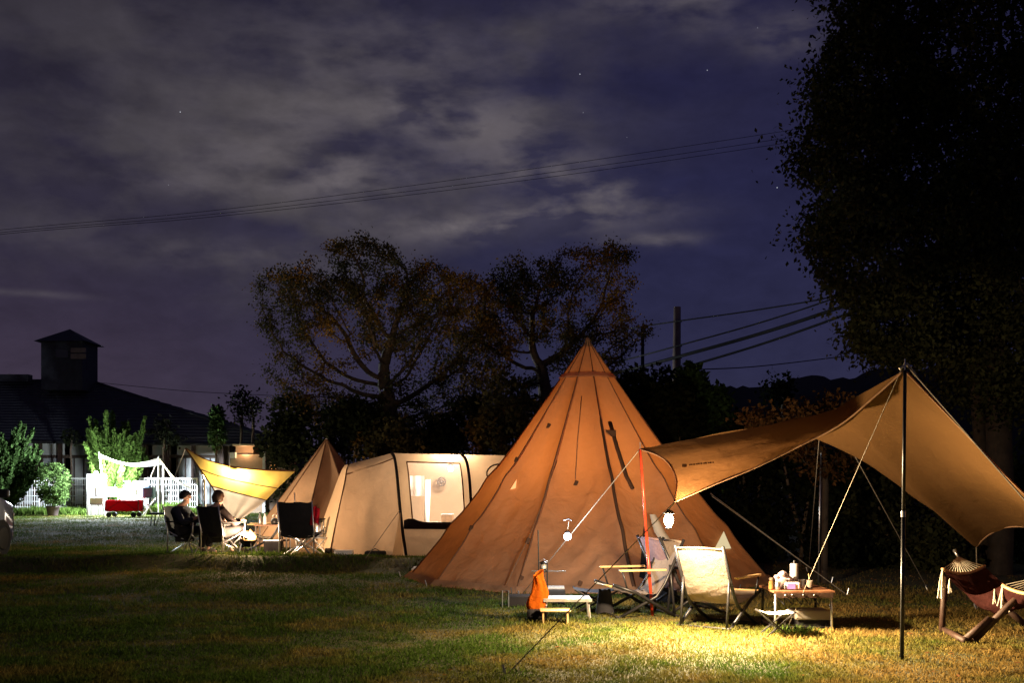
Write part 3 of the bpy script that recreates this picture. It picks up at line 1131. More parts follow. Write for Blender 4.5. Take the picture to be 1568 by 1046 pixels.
def feather_conifer(name, label, base, height, width, n_fronds, lm, Y, lean=0.0, top_frac=1.0):
    """loose conifer with long upswept feathery fronds"""
    t = thing(name, label, 'tree', base)
    b = Vector(base)
    MB().tube([b, b + Vector((lean * .5, 0, height * .5)), b + Vector((lean, 0, height * .8))], [.09, .06, .02], 8).build('trunk', M['bark'], t, True)
    pts, dirs = [], []
    st = MB()
    for i in range(n_fronds):
        h0 = random.uniform(.05, .55) * height
        az = random.uniform(0, 2 * math.pi)
        reach = width * random.uniform(.45, 1.0) * (1.0 - .55 * (h0 / height))
        up = random.uniform(.35, 1.0) * (height - h0) * (0.55 + .45 * random.random())
        p0 = b + Vector((lean * h0 / height, 0, h0))
        p2 = p0 + Vector((math.cos(az) * reach, math.sin(az) * reach, up))
        p1 = p0 + Vector((math.cos(az) * reach * .65, math.sin(az) * reach * .65, up * .35))
        L_ = (p2 - p0).length
        for k in range(int(230 * L_)):
            u = random.uniform(.12, 1.0)
            q = p0 * (1 - u) ** 2 + p1 * 2 * u * (1 - u) + p2 * u * u
            d = ((p1 - p0) * (1 - u) + (p2 - p1) * u).normalized()
            s = .10 * (1 - u * .8)
            pts.append(q + Vector((random.gauss(0, s), random.gauss(0, s), random.gauss(0, s))))
            dirs.append(d + Vector((0, 0, .25)))
    c = np.array([tuple(p) for p in pts])
    d = np.array([tuple(p) for p in dirs])
    np_mesh('foliage', leaf_quads(c, .13, d * 1.3, -.1), 4, lm, t)
    return t


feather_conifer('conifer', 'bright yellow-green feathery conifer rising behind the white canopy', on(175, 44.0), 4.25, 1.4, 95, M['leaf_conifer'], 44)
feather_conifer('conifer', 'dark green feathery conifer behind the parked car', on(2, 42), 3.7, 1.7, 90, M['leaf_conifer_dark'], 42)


def left_site():
    # slender tree before the wall
    b = on(250, 46)
    m = 46 / FPX
    tree('sapling', 'thin dark tree with airy crown against the pale wall panels', b, [P(250, 720, 46), P(250, 690, 46)],
         [(V3(250, 660, 46), (26 * m, .6, 22 * m), 50), (V3(262, 675, 46), (18 * m, .6, 16 * m), 24)], M['leaf_dark'], M['bark'], 520, .15, .22, 3, .35, .01, .06, .16, .3)
    b = on(110, 45.6)
    m = 45.6 / FPX
    tree('sapling', 'small wispy sapling beside the potted shrub and fence', b, [P(110, 720, 45.6), P(108, 690, 45.6)],
         [(V3(108, 668, 45.6), (14 * m, .4, 12 * m), 30)], M['leaf_dark'], M['bark'], 220, .14, .2, 3, .3, .01, .04, .14, .3)
    # potted shrub
    Y = 41
    m = Y / FPX
    b = gy(81, 791)
    Y = b.y
    m = Y / FPX
    t = thing('potted_shrub', 'round leafy shrub in a dark round pot on the lawn edge', 'potted plant', b)
    r = 9 * m
    p = MB().lathe(b, [(r * .7, 0), (r * .8, .02), (r * 1.05, 13 * m), (r * 1.2, 13.5 * m), (r * 1.2, 16 * m), (r * 1.0, 16 * m), (r * .9, 14.5 * m)], 18).build('pot', M['terracotta'], t, True)
    MB().tube([b + Vector((0, 0, 12 * m)), b + Vector((.05, 0, 30 * m)), b + Vector((0, 0, 60 * m))], [.05, .04, .015], 8).build('stem', M['bark'], t, True)
    zc = b.z
    c = blob_pts([((b.x, Y, zc + 52 * m), (27 * m, 27 * m, 32 * m), 6000), ((b.x + 8 * m, Y - .2, zc + 32 * m), (20 * m, 18 * m, 16 * m), 1200), ((b.x - 10 * m, Y, zc + 34 * m), (14 * m, 14 * m, 12 * m), 700)], .35)
    k = np.array([mnoise.noise(Vector(tuple(q * 3.1))) for q in c])
    c = c[k > -.15]
    np_mesh('foliage', leaf_quads(c, .085), 4, M['leaf_shrub'], t)
    # weedy strip along the fence
    n = 26000
    X = rng.uniform(P(5, 0, 44).x, P(310, 0, 44).x, n)
    Yy = rng.uniform(43.2, 46.8, n)
    hh = np.array([0.22 + 0.45 * max(0, mnoise.noise(Vector((x * .7, 3.1, 0)))) + .12 * mnoise.noise(Vector((x * 3, y, 0))) for x, y in zip(X, Yy)])
    blades('undergrowth', np.stack([X, Yy, np.full(n, .12)], 1), hh * rng.uniform(.5, 1.3, n), np.full(n, .02), M['weeds'], 'tall green weeds along the foot of the fence', bend=.8)
    # canopy
    Y = 41.5
    m = Y / FPX
    b = on(198, Y)
    t = thing('canopy', 'small white canopy glowing over the brightly lit pitch', 'canopy', b)
    fl, fr = P(152, 695, Y), P(243, 701, Y)
    bl, br = P(160, 706, Y + 2.6), P(250, 712, Y + 2.6)
    sag = lambda u, v: Vector((0, 0, -.28 * math.sin(math.pi * u) * (1 - .4 * v)))
    MB().grid(coons(curve([fl, fr]), curve([bl, br]), curve([fl, bl]), curve([fr, br]), 12, 6, sag)).build('roof_sheet', M['white_fabric'], t, True)
    e0, e1 = P(300, 752, Y - .3), P(282, 742, Y + 2.6)
    MB().grid(coons(curve([fr, e0]), curve([br, e1]), curve([fr, br]), curve([e0, e1]), 10, 4, lambda u, v: Vector((0, 0, -.22 * math.sin(math.pi * u))))).build('side_sheet', M['beige_fabric'], t, True)
    MB().tube([e0, gy(322, 792)], .012, 5).build('guy_rope', M['green_strap'], t)
    for q in (fl, fr, bl, br):
        bt = Vector((q.x, q.y, G(q.x, q.y)))
        if q is fl:
            bt.x += .28
        MB().tube([bt, q + Vector((0, 0, .06))], .028, 8).build('pole', M['whitepaint'], t)
    MB().tube([fr, gy(207, 789)], .014, 5).build('guy_rope', M['rope'], t)
    MB().tube([fr, P(243, 728, Y)], .01, 5).build('strap', M['rope'], t)
    # white cloths added round the pitch to carry its blown-out glare
    for (x0, x1, y0, y1, dy, lab) in ((133, 162, 728, 792, 0.6, 'white cloth added for the blown-out glare at the outer end of the lit canopy pitch'), (164, 226, 738, 784, 2.2, 'wide white cloth added for the blown-out glare behind the red wagon')):
        a, c = P(x0, y0, Y + dy), P(x1, y1, Y + dy)
        s = thing('glow_cloth', lab, 'screen', (0.5 * (a.x + c.x), Y + dy, G(a.x, Y)))
        zb = max(c.z, .17)
        MB().grid([[Vector((a.x + (c.x - a.x) * i / 24, Y + dy + .05 * math.sin(i * 1.9), a.z + (zb - a.z) * j / 6 + .03 * math.sin(i * .8) * (1 - j / 6))) for j in range(7)] for i in range(25)]).build('cloth', M['white_fabric'], s, True)
        MB().tube([(a.x, Y + dy + .03, a.z + .02), (c.x, Y + dy + .03, a.z + .02)], .015, 6).build('rail', M['whitepaint'], s)
        for xx in (a.x, c.x):
            MB().tube([(xx, Y + dy + .04, G(xx, Y)), (xx, Y + dy + .04, a.z)], .015, 6).build('leg', M['whitepaint'], s)
    # camp kitchen table with boxes
    def ftable(c, w, d, h, lab, matt, top='white'):
        s = thing('folding_table', lab, 'table', c)
        MB().box(c + Vector((0, 0, h)), (w, d, .03)).build('tabletop', M[top], s, bevel=.006)
        for sx in (-1, 1):
            for sy in (-1, 1):
                MB().tube([c + Vector((sx * w * .45, sy * d * .42, 0)), c + Vector((sx * w * .42, sy * d * .4, h))], .014, 6).build('leg', M[matt], s)
        return s
    c = on(190, Y + 1.2)
    ftable(c, 1.5, .6, .75, 'white folding table under the lit canopy', 'alu')
    c2 = on(150, Y - .2)
    ftable(c2, .7, .5, .42, 'low white table at the end of the lit canopy pitch', 'alu')
    i = 0
    for (dx, w, h, mt, lab) in ((-.5, .3, .28, 'white', 'white storage box standing on the table under the canopy'), (-.12, .22, .2, 'blue_plastic', 'blue tub in the middle of the table under the canopy'), (.3, .38, .22, 'white', 'wide flat white box on the table under the canopy')):
        s = thing('storage_box', lab, 'box', c + Vector((dx, 0, .77)))
        MB().box(c + Vector((dx, 0, .77 + h / 2)), (w, .3, h)).build('box_body', M[mt], s, bevel=.015)
        MB().box(c + Vector((dx, 0, .785 + h)), (w + .03, .33, .03)).build('lid', M['white'], s, bevel=.008)
    s = thing('storage_box', 'white crate on the low table at the canopy end', 'box', c2 + Vector((0, 0, .435)))
    MB().box(c2 + Vector((0, 0, .56)), (.5, .34, .24)).build('box_body', M['white'], s, bevel=.015)
    MB().box(c2 + Vector((0, 0, .69)), (.53, .37, .03)).build('lid', M['white'], s, bevel=.008)
    # lantern
    lp = P(186, 719, Y + .6)
    s = thing('lantern', 'dazzling white lantern hanging under the white canopy', 'lantern', lp)
    MB().ball(lp, .05).build('globe', M['lamp_cool'], s, True)
    MB().lathe(lp + Vector((0, 0, .05)), [(.05, 0), (.06, .02), (.02, .05)], 10).build('cap', M['black'], s, True)
    top = Vector((lp.x, lp.y, P(0, 706, Y).z))
    MB().tube([lp + Vector((0, 0, .13)), top], .006, 5).build('hanger', M['rope'], s)
    lamp('canopy_lantern_light', lp + Vector((0, -.12, -.05)), 5200, (.86, .95, 1.0), .1)
    lp2 = P(147, 724, Y - .1)
    s = thing('lantern', 'added white lantern on the low box at the outer end of the lit pitch', 'lantern', lp2)
    MB().ball(lp2, .06).build('globe', M['lamp_cool'], s, True)
    MB().tube([Vector((lp2.x, lp2.y, c2.z + .71)), lp2 - Vector((0, 0, .055))], [.05, .03], 10).build('stand', M['white'], s, True)
    lamp('added_end_light', lp2 + Vector((0, -.1, .02)), 800, (.86, .95, 1.0), .08)
    # the end lantern above is added to brighten the wall and left conifer
    # red wagon
    b = on(190, Y - .9)
    s = thing('wagon', 'red fabric folding wagon in front of the lit canopy', 'wagon', b)
    w, d = 1.2, .55
    mb = MB()
    for (q, sz) in (((0, -d / 2, .42), (w, .03, .4)), ((0, d / 2, .42), (w, .03, .4)), ((-w / 2, 0, .42), (.03, d - .03, .4)), ((w / 2, 0, .42), (.03, d - .03, .4)), ((0, 0, .23), (w - .03, d - .03, .03))):
        mb.box(b + Vector(q), sz)
    mb.build('basket', M['redcloth'], s, bevel=.01)
    fr_ = MB()
    for sx in (-1, 1):
        for sy in (-1, 1):
            fr_.tube([b + Vector((sx * (w / 2 + .02), sy * (d / 2 + .02), .2)), b + Vector((sx * (w / 2 + .02), sy * (d / 2 + .02), .66))], .014, 6)
    fr_.tube([b + Vector((-w / 2, -d / 2 - .03, .23)), b + Vector((0, -d / 2 - .03, .6)), b + Vector((w / 2, -d / 2 - .03, .23))], .01, 5)
    fr_.build('frame', M['black'], s)
    for sx in (-1, 1):
        for sy in (-1, 1):
            cc = b + Vector((sx * .45, sy * .3, .09))
            MB().tube([cc + Vector((0, -.035, 0)), cc + Vector((0, .035, 0))], .09, 16).build('wheel', M['rubber'], s, False)
    MB().tube([b + Vector((w / 2 + .02, 0, .25)), b + Vector((w / 2 + .3, 0, .5)), b + Vector((w / 2 + .42, 0, .82))], .014, 6).build('handle', M['black'], s)
    # blue cooler jug on a stand, folding chair
    b = on(228, Y - .5)
    s = thing('water_jug', 'pale blue water jug on a low stand beside the red wagon', 'water jug', b)
    MB().box(b + Vector((0, 0, .88)), (.4, .34, .42)).build('tank', M['blue_plastic'], s, bevel=.05)
    MB().lathe(b + Vector((0, 0, 1.09)), [(.07, 0), (.07, .05), (.02, .06)], 12).build('cap', M['white'], s, True)
    for sx in (-1, 1):
        MB().tube([b + Vector((sx * .22, -.15, 0)), b + Vector((-sx * .2, .15, .66))], .015, 6).build('leg', M['alu'], s)
        MB().tube([b + Vector((sx * .22, .15, 0)), b + Vector((-sx * .2, -.15, .66))], .015, 6).build('leg', M['alu'], s)
    # low black grill table nearer the people
    b = gy(246, 806)
    s = thing('grill_table', 'small low black table on the dim lawn behind the seated people', 'table', b)
    MB().box(b + Vector((0, 0, .36)), (.55, .4, .06)).build('tabletop', M['black'], s, bevel=.01)
    for sx in (-1, 1):
        for sy in (-1, 1):
            MB().tube([b + Vector((sx * .24, sy * .16, 0)), b + Vector((sx * .2, sy * .14, .33))], .014, 6).build('leg', M['black'], s)
    MB().tube([b + Vector((0, 0, .38)), b + Vector((0, 0, 1.6))], .012, 6).build('pole', M['alu'], s)


left_site()

# ---------------------------------------------------------------- car
def car():
    fx, rx = -8.36, -9.85
    y0, y1 = 15.1, 18.75
    gz = .15
    t = thing('parked_car', 'silver compact car parked at the field edge facing away', 'car', ((fx + rx) / 2, (y0 + y1) / 2, G(-9, 17)))
    cx, hw = (fx + rx) / 2, (fx - rx) / 2
    # side profile (y, z), body rounded across
    low = [(y0, .45), (y0 + .05, .3), (y1 - .1, .3), (y1, .42)]
    prof = [(y0, .5), (y0 + .04, .95), (y0 + .2, 1.6), (y0 + .5, 1.74), (y0 + 2.2, 1.74), (y0 + 2.55, 1.62), (y0 + 3.1, 1.05), (y0 + 3.45, .95), (y1 - .04, .82), (y1, .6), (y1 - .05, .36)]
    mb = MB()
    g = []
    for (y, z) in prof:
        row = []
        for i in range(13):
            u = -1 + 2 * i / 12
            k = abs(u)
            taper = 1.0 if z < 1.0 else 1 - .16 * (z - 1.0) / .74
            x = cx + hw * taper * u
            zz = z - (.05 * k ** 4 if z > .7 else 0)
            yy = y + (0.10 * k ** 3 if y < y0 + .1 else (-.18 * k ** 3 if y > y1 - .1 else 0))
            row.append(Vector((x, yy, zz + gz)))
        g.append(row)
    mb.grid(g)
    side_idx = []
    for sgn in (0, 12):
        # close the flanks with a fan to the sill line
        vs = [g[i][sgn] for i in range(len(g))]
        sill = [Vector((cx + (hw + .02) * (-1 if sgn == 0 else 1), p.y, .3 + gz)) for p in vs]
        waist = [Vector((cx + (hw + .03) * (-1 if sgn == 0 else 1), p.y, min(p.z, .85 + gz))) for p in vs]
        gg = [[a, w_, s_] for a, w_, s_ in zip(vs, waist, sill)]
        mb.grid(gg)
    body = mb.build('body', M['carpaint'], t, True)
    # glasshouse
    for sgn in (-1, 1):
        def sx(z):
            return cx + sgn * (hw * (1 - .16 * max(0, z - 1.0) / .74) + .012)
        for pts in ([(y0 + .35, 1.02), (y0 + 1.25, 1.02), (y0 + 1.25, 1.58), (y0 + .4, 1.58)], [(y0 + 1.33, 1.02), (y0 + 3.0, 1.02), (y0 + 2.45, 1.58), (y0 + 1.33, 1.58)]):
            MB().poly([Vector((sx(z), y, z + gz)) for y, z in pts], (sgn * .012, 0, 0)).build('side_window', M['glass_dark'], t)
        m_ = MB().box((cx + sgn * (hw + .13), y0 + 2.85, 1.08 + gz), (.2, .1, .14)).build('mirror', M['black'], t, bevel=.03)
        for yy in (y0 + .62, y0 + 3.05):
            w_ = MB()
            c = Vector((cx + sgn * (hw - .06), yy, .31 + G(cx, yy)))
            w_.tube([c + Vector((-.1, 0, 0)), c + Vector((.1, 0, 0))], [.29, .31], 24)
            wh = w_.build('wheel', M['rubber'], t, False, bevel=.02)
            MB().tube([c + Vector((sgn * .1, 0, 0)), c + Vector((sgn * .112, 0, 0))], [.2, .18], 18).build('rim', M['black'], wh)
        MB().box((cx + sgn * (hw + .03), y0 + 1.0, .92 + gz), (.03, .18, .03)).build('door_handle', M['chrome'], t, bevel=.008)
        MB().ball((cx + sgn * (hw - .14), y1 - .13, .72 + gz), (.16, .1, .09)).build('headlight', M['chrome'], t, True)
        MB().box((cx + sgn * (hw - .08), y0 + .06, 1.0 + gz), (.12, .08, .38)).build('taillight', M['taillight'], t, bevel=.02)
    MB().poly([Vector((cx - hw * .78, y0 + 2.62, 1.58 + gz)), Vector((cx + hw * .78, y0 + 2.62, 1.58 + gz)), Vector((cx + hw * .88, y0 + 3.1, 1.08 + gz)), Vector((cx - hw * .88, y0 + 3.1, 1.08 + gz))], (0, .02, .03)).build('windscreen', M['glass_dark'], t)
    MB().box((cx, y1 - .02, .42 + gz), (hw * 1.7, .12, .2)).build('bumper', M['carpaint'], t, bevel=.04)


car()

# ---------------------------------------------------------------- the big tipi
TC = Vector(((900 - CX) / FPX * 16.5, 16.5, 0))
TA = P(900, 519, 16.5)
TANG = [182, 215, 246, 279, 311, 343, 14, 46, 78, 110, 146]
TR = 2.64
TB = [Vector((TC.x + TR * math.cos(R(a)), TC.y + TR * math.sin(R(a)), 0.0)) for a in TANG]
for _b in TB:
    _b.z = G(_b.x, _b.y) + .02


def tri_hit(px, py, a, b, c):
    o = Vector((0, 0, CAMZ))
    d = Vector(((px - CX) / FPX, 1, -(py - HY) / FPX))
    n = (b - a).cross(c - a)
    k = n.dot(d)
    if abs(k) < 1e-9:
        return None
    t = n.dot(a - o) / k
    return o + d * t, n.normalized()


_trnd = random.Random(5)
TCRE = {}
for _k in range(len(TANG)):
    TCRE[_k] = [(_trnd.uniform(0.05, .95), 0.0, _trnd.uniform(.1, .9), _trnd.uniform(.3, .8), _trnd.uniform(.006, .016)) for _ in range(5)]
TCRE[2] += [(.05, .0, .75, .42, .07), (.25, .0, .9, .3, .06), (.45, .0, .98, .2, .05), (.6, 0, .8, .22, .04), (.15, 0, .55, .2, .05)]
TCRE[3] += [(.2, 0, .8, .4, .03), (.8, 0, .3, .35, .025)]


def tipi_normal(k):
    a, b = TB[k], TB[(k + 1) % len(TB)]
    nrm = ((b - a).cross(TA - a)).normalized()
    if nrm.dot(a - Vector((TC.x, TC.y, .5))) < 0:
        nrm = -nrm
    return nrm


def tipi_pt(k, s, v, off=0.0):
    """point of the canvas of panel k, s across, v up; the cloth sags between seams and flares at the foot"""
    a, b = TB[k], TB[(k + 1) % len(TB)]
    nrm = tipi_normal(k)
    p = (a * (1 - s) + b * s) * (1 - v) + TA * v
    dz = -.10 * 4 * s * (1 - s) * math.sin(math.pi * min(1, v * 1.02)) * (1 - v * .4)
    fade = min(1, s / .08, (1 - s) / .08)
    for (s0, v0, s1, v1, am) in TCRE[k]:
        tt = (v - v0) / (v1 - v0)
        if -.05 < tt < 1.05:
            sc = s0 + (s1 - s0) * tt
            dz += fade * am * math.exp(-((s - sc) / .035) ** 2) * (1 - abs(tt - .4))
    dz += fade * (.035 * mnoise.noise(Vector((p.x * 1.1, p.y * 1.1, p.z * 1.3))) + .016 * mnoise.noise(Vector((p.x * 3.2 + p.z, p.y * 3.2, p.z * 1.6))) + .007 * mnoise.noise(p * 7.0))
    for tv in (.22, .42):
        e = min(s, 1 - s)
        dz += .028 * math.exp(-((v - tv) / .035) ** 2 - (e / .12) ** 2)
    dz += -.085 * math.sin(math.pi * v) * (1 - .3 * v)
    if v == 0:
        p = p + Vector((0, 0, .05 * math.sin(math.pi * s)))
    return p + nrm * (dz + off)


def on_tipi(px, py, k, off=.03):
    """point of the canvas of panel k seen at px,py"""
    a, b = TB[k], TB[(k + 1) % len(TB)]
    p, n = tri_hit(px, py, a, b, TA)
    v = (p.z - a.z) / (TA.z - a.z)
    q = (p - TA * v) / max(1 - v, 1e-3)
    s = (q - a).dot(b - a) / (b - a).length_squared
    return tipi_pt(k, s, v, off)


def tipi():
    t = thing('tipi_tent', 'large orange-brown tipi tent glowing from inside in the middle of the field', 'tent', (TC.x, TC.y, 0))
    n = len(TB)
    NU, NV = 20, 60
    names = {4: 'door_panel'}
    for k in range(n):
        a, b = TB[k], TB[(k + 1) % n]
        nrm = tipi_normal(k)
        g = [[tipi_pt(k, i / NU, j / NV) for j in range(NV + 1)] for i in range(NU + 1)]
        MB().grid(g).build(names.get(k, 'canvas_panel'), M['tipi'], t, True)
        # seam tape along each ridge
        pts = []
        for j in range(NV + 1):
            v = j / NV
            pts.append(tipi_pt(k, 0.0, v, .004))
        w = .011
        MB().tube(pts, [w * (1 - .5 * j / NV) * (2.4 if k == 3 and j < 40 else 1) for j in range(NV + 1)], 5).build('seam', M['seam'] if k == 3 else M['seam_soft'], t, True)
    # vent band under the peak and the small cap on the tip
    rows = []
    for f_, lift in ((.852, -.05), (.85, -.012), (.835, -.004), (.83, -.03)):
        row = []
        for k in range(n + 1):
            a = TB[k % n]
            p = a * (1 - f_) + TA * f_
            row.append(p + Vector((p.x - TC.x, p.y - TC.y, 0)).normalized() * lift)
        rows.append(row)
    MB().grid(rows).build('vent_band', M['tipi'], t, False)
    MB().lathe(TA, [(.075, -.13), (.045, -.05), (.03, 0), (.004, .03)], 12).build('tip_cap', M['tipi'], t, True)
    MB().tube([TC + Vector((0, 0, .02)), TA], .028, 8).build('centre_pole', M['alu'], t)

    # zip and flap lines of the face, loops, vents
    def strip(name, pix, w, mt, off=.035):
        pts = [on_tipi(px, py, k, off) for (px, py, k) in pix]
        MB().tube(pts, w, 5).build(name, mt, t, True)
    pass
    strip('door_zip', [(938, 640, 3), (950, 680, 3), (966, 720, 3), (976, 738, 3)], .034, M['seam'], .0)
    strip('fold_seam', [(890, 600, 2), (887, 630, 2), (884, 660, 2), (882, 690, 2), (880, 725, 2)], .007, M['tipi_far'], .0)
    strip('fold_seam', [(852, 700, 2), (842, 731, 2), (832, 762, 2), (819, 796, 2), (806, 830, 2), (791, 862, 2), (775, 895, 2)], .007, M['tipi_far'], .0)
    for (px, py, k) in ((881, 732, 2), (808, 827, 2), (720, 808, 1), (798, 886, 2), (888, 896, 2), (834, 645, 1), (787, 700, 1)):
        p = on_tipi(px, py, k, .0)
        MB().box(p, (.05, .03, .08), Matrix.Rotation(.4, 3, 'Y')).build('guy_loop', M['seam'], t, bevel=.008)
    p = on_tipi(938, 658, 3, .01)
    MB().box(p, (.16, .03, .09)).build('vent_patch', M['seam'], t, bevel=.01)
    # glowing vent slit
    p0, p1, p2 = on_tipi(776, 744, 1, .03), on_tipi(786, 728, 1, .03), on_tipi(784, 741, 1, .03)
    MB().poly([p0, p2, p1], (0, .01, 0)).build('lit_vent', glow('lit_vent', (1, .42, .16), 1.6), t)
    # triangular cream window
    tri = [on_tipi(1111, 813, 4, .02), on_tipi(1098, 839, 4, .02), on_tipi(1124, 838, 4, .02)]
    MB().poly(tri, (0, -.008, 0)).build('window', glow('tent_window_glow', (1, .8, .45), .75), t)  # glow stands in for inside light that the canvas behind blocks
    # rolled door flap catching the lantern light
    fl = []
    prof = [(999, 788, 6), (1004, 800, 9), (1010, 815, 11), (1020, 830, 12), (1029, 846, 12), (1034, 868, 10)]
    for (px, py, w) in prof:
        q = P(px, py, 14.05)
        row = []
        for i in range(7):
            th = -math.pi * .9 + math.pi * .9 * 2 * i / 6 * .5
            row.append(q + Vector((math.cos(th) * w * .0065, math.sin(th) * w * .0065, 0)))
        fl.append(row)
    MB().grid(fl).build('door_flap', M['cream'], t, True)
    # dark sheet laid on the canvas for the shade in the door gap
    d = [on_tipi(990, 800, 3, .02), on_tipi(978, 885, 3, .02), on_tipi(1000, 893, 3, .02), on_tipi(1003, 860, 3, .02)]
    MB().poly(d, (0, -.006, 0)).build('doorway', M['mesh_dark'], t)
    # mud skirt
    rows = [[], []]
    for k in range(n + 1):
        a = TB[k % n]
        o = Vector((a.x - TC.x, a.y - TC.y, 0)).normalized()
        rows[0].append(a + o * .002 + Vector((0, 0, .07)))
        rows[1].append(a + o * .10 + Vector((0, 0, -.012)))
    MB().grid(rows).build('skirt', M['tipi'], t, False)
    # pegs and guy ropes
    for k in range(n):
        a = TB[k]
        o = Vector((a.x - TC.x, a.y - TC.y, 0)).normalized()
        q = a + o * .14
        MB().tube([q + Vector((0, 0, -.05)) - o * .02, q + Vector((0, 0, .07)) + o * .02], .007, 6).build('peg', M['steel'], t)
    for (pa, e) in ((P(1088, 756, 16.2), gy(1296, 911)), (P(1090, 760, 15.9), gy(1272, 893))):
        MB().tube([pa, e], .006, 5).build('guy_rope', M['rope'], t)
        MB().tube([e + Vector((0, 0, -.04)), e + Vector((.03, 0, .08))], .008, 6).build('peg', M['steel'], t)
    lamp('tipi_inside_light', (TC.x - .1, TC.y - .1, 1.1), 98, (1.0, .6, .3), .12)
    # crumpled white groundsheet corner poking out of the skirt
    b = gy(640, 878)
    s = thing('groundsheet_corner', 'crumpled pale groundsheet corner poking out at the rear foot of the orange tipi', 'groundsheet', b)
    g = [[b + Vector((.035 * i - .1, .02 * j, .05 + .04 * math.sin(i * 1.3 + j) * math.cos(j * 1.1) + .012 * i)) for j in range(6)] for i in range(7)]
    MB().grid(g).build('cloth', M['white_fabric'], s, True)


tipi()

# ---------------------------------------------------------------- brown tarp on its two poles
def tarp():
    A = P(980, 688, 11.6)
    F_ = P(1033, 769, 10.3)
    Cc = P(1385, 567, 8.8)
    D = P(1495, 838, 11.8)
    E = P(1700, 868, 9.6)
    t = thing('tarp', 'big brown tarp stretched between a red pole and a black pole', 'tarp', (2.6, 10.5, 0))
    ridge = curve([A, P(1080, 669, 11.2), P(1180, 650, 10.75), P(1265, 631, 10.2), P(1325, 600, 9.5), Cc])
    def wr(u, v):
        e = 4 * u * (1 - u)
        return Vector((0, 0, .03 * e * mnoise.noise(Vector((u * 5, v * 2.5, 3))) + .012 * e * mnoise.noise(Vector((u * 16 + v * 6, v * 4 - u * 7, 7))) + .018 * math.sin(v * 16 + u * 9) * v * (1 - v)))
    # near wing: triangle A, F, C
    side = curve([A, P(1006, 697, 11.3), P(1026, 713, 10.9), P(1036, 738, 10.55), F_])
    edge = curve([F_, P(1090, 744, 10.15), P(1160, 715, 9.95), P(1225, 683, 9.75), P(1285, 652, 9.5), P(1340, 607, 9.15), Cc])
    deg = curve([Cc, Cc + Vector((0, 0, .0005))])
    g = coons(ridge, edge, side, deg, 34, 16, lambda u, v: wr(u, v) + Vector((0, 0, -.10 * math.sin(math.pi * v) * math.sin(math.pi * u))))
    MB().grid(g).build('near_wing', M['tarp'], t, True)
    # far wing: A, C, E, D
    low = curve([A + Vector((0, .002, -.001)), P(1120, 668, 12.0), P(1230, 648, 11.9), P(1290, 662, 11.8), P(1330, 693, 11.75), P(1380, 738, 11.75), P(1440, 790, 11.75), D])
    ce = curve([Cc, P(1470, 655, 9.1), P(1568, 756, 9.35), E])
    de = curve([D, P(1506, 826, 11.65), P(1524, 814, 11.4), P(1550, 807, 11.0), P(1600, 812, 10.5), P(1660, 840, 9.9), E])
    # patch with u from A-side to C-side, v from ridge to the low side
    gd = coons(ridge, curve([low(0.0 + i / 24) if i < 24 else D for i in range(25)]), curve([A, A + Vector((0, .002, -.001))]), curve([Cc, D]), 6, 6)
    c0 = ridge
    # far wing as one Coons patch: bottom = low (A..D), top = ridge (A..C) , right side C..D via straight line, then second patch C,E,D
    cd = curve([Cc, P(1418, 640, 9.9), P(1455, 730, 10.9), D])
    rim = curve([low(i / 30) for i in range(30)] + [D] + [de(i / 20) for i in range(1, 21)])
    fl = lambda u, v: Vector((0, 0, 4 * u * (1 - u) * (.02 * mnoise.noise(Vector((u * 6, v * 4, 9))) + v * .012 * math.sin(u * 70 + v * 4) * (u > .55))))
    mb = MB().grid(coons(ridge, rim, curve([A, A + Vector((0, .002, -.001))]), ce, 80, 26, fl))
    fw = mb.build('far_wing', M['tarp'], t, True)
    bm = bmesh.new()
    bm.from_mesh(fw.data)
    bmesh.ops.remove_doubles(bm, verts=bm.verts, dist=.002)
    bm.to_mesh(fw.data)
    bm.free()
    fw.data.polygons.foreach_set('use_smooth', [True] * len(fw.data.polygons))
    # hems
    for c in (side, edge, low, ce, de):
        MB().tube([c(i / 40) for i in range(41)], .008, 5).build('hem', M['tipi_far'], t, True)
    # worn lettering of the maker, too small to read
    mb = MB()
    x = 0
    for i, w in enumerate((7, 2, 3, 3, 2, 3, 3, 2, 3, 2, 3, 2)):
        q = P(1048 + x, 713 - x * .11, 10.45)
        mb.box(q, (w * .006, .004, .014 if i else .03))
        x += w + 1
    mb.build('printed_logo', M['seam'], t)
    # ropes
    ropes = [(A, gy(797, 914), .0048), (F_, gy(776, 1034), .0048), (Cc + Vector((0, 0, .06)), gy(1206, 962), .0032),
             (Cc + Vector((0, 0, .06)), P(1760, 985, 8.3), .007), (P(1288, 660, 11.8), gy(1422, 905), .006), (P(1255, 664, 11.85), gy(1238, 876), .006),
             (D, gy(1497, 935), .007)]
    for a, e, r in ropes:
        MB().tube([a, e], r, 5).build('guy_rope', M['rope'], t)
        MB().tube([e + Vector((0, 0, -.05)), e + Vector((-.03, .02, .07))], .011, 6).build('peg', M['cord'] if e.y < 9 else M['steel'], t)
    # buckle at the near corner
    q = Cc + Vector((.02, 0, .03))
    MB().tube([q + Vector((-.06, 0, -.02)), q + Vector((0, 0, .02)), q + Vector((.08, .03, -.07))], .012, 6).build('corner_strap', M['cord'], t)
    # poles
    b = gy(1381, 1012)
    p = thing('tarp_pole', 'tall thin black pole holding up the near peak of the brown tarp', 'pole', b)
    top = Vector((Cc.x, Cc.y - .012, Cc.z))
    mid = b.lerp(top, .5)
    MB().tube([b, mid], .016, 10).build('lower_tube', M['black'], p, True)
    MB().tube([mid, top], .014, 10).build('upper_tube', M['black'], p, True)
    MB().tube([mid - Vector((0, 0, .02)), mid + Vector((0, 0, .03))], .018, 10).build('joint', M['steel'], p)
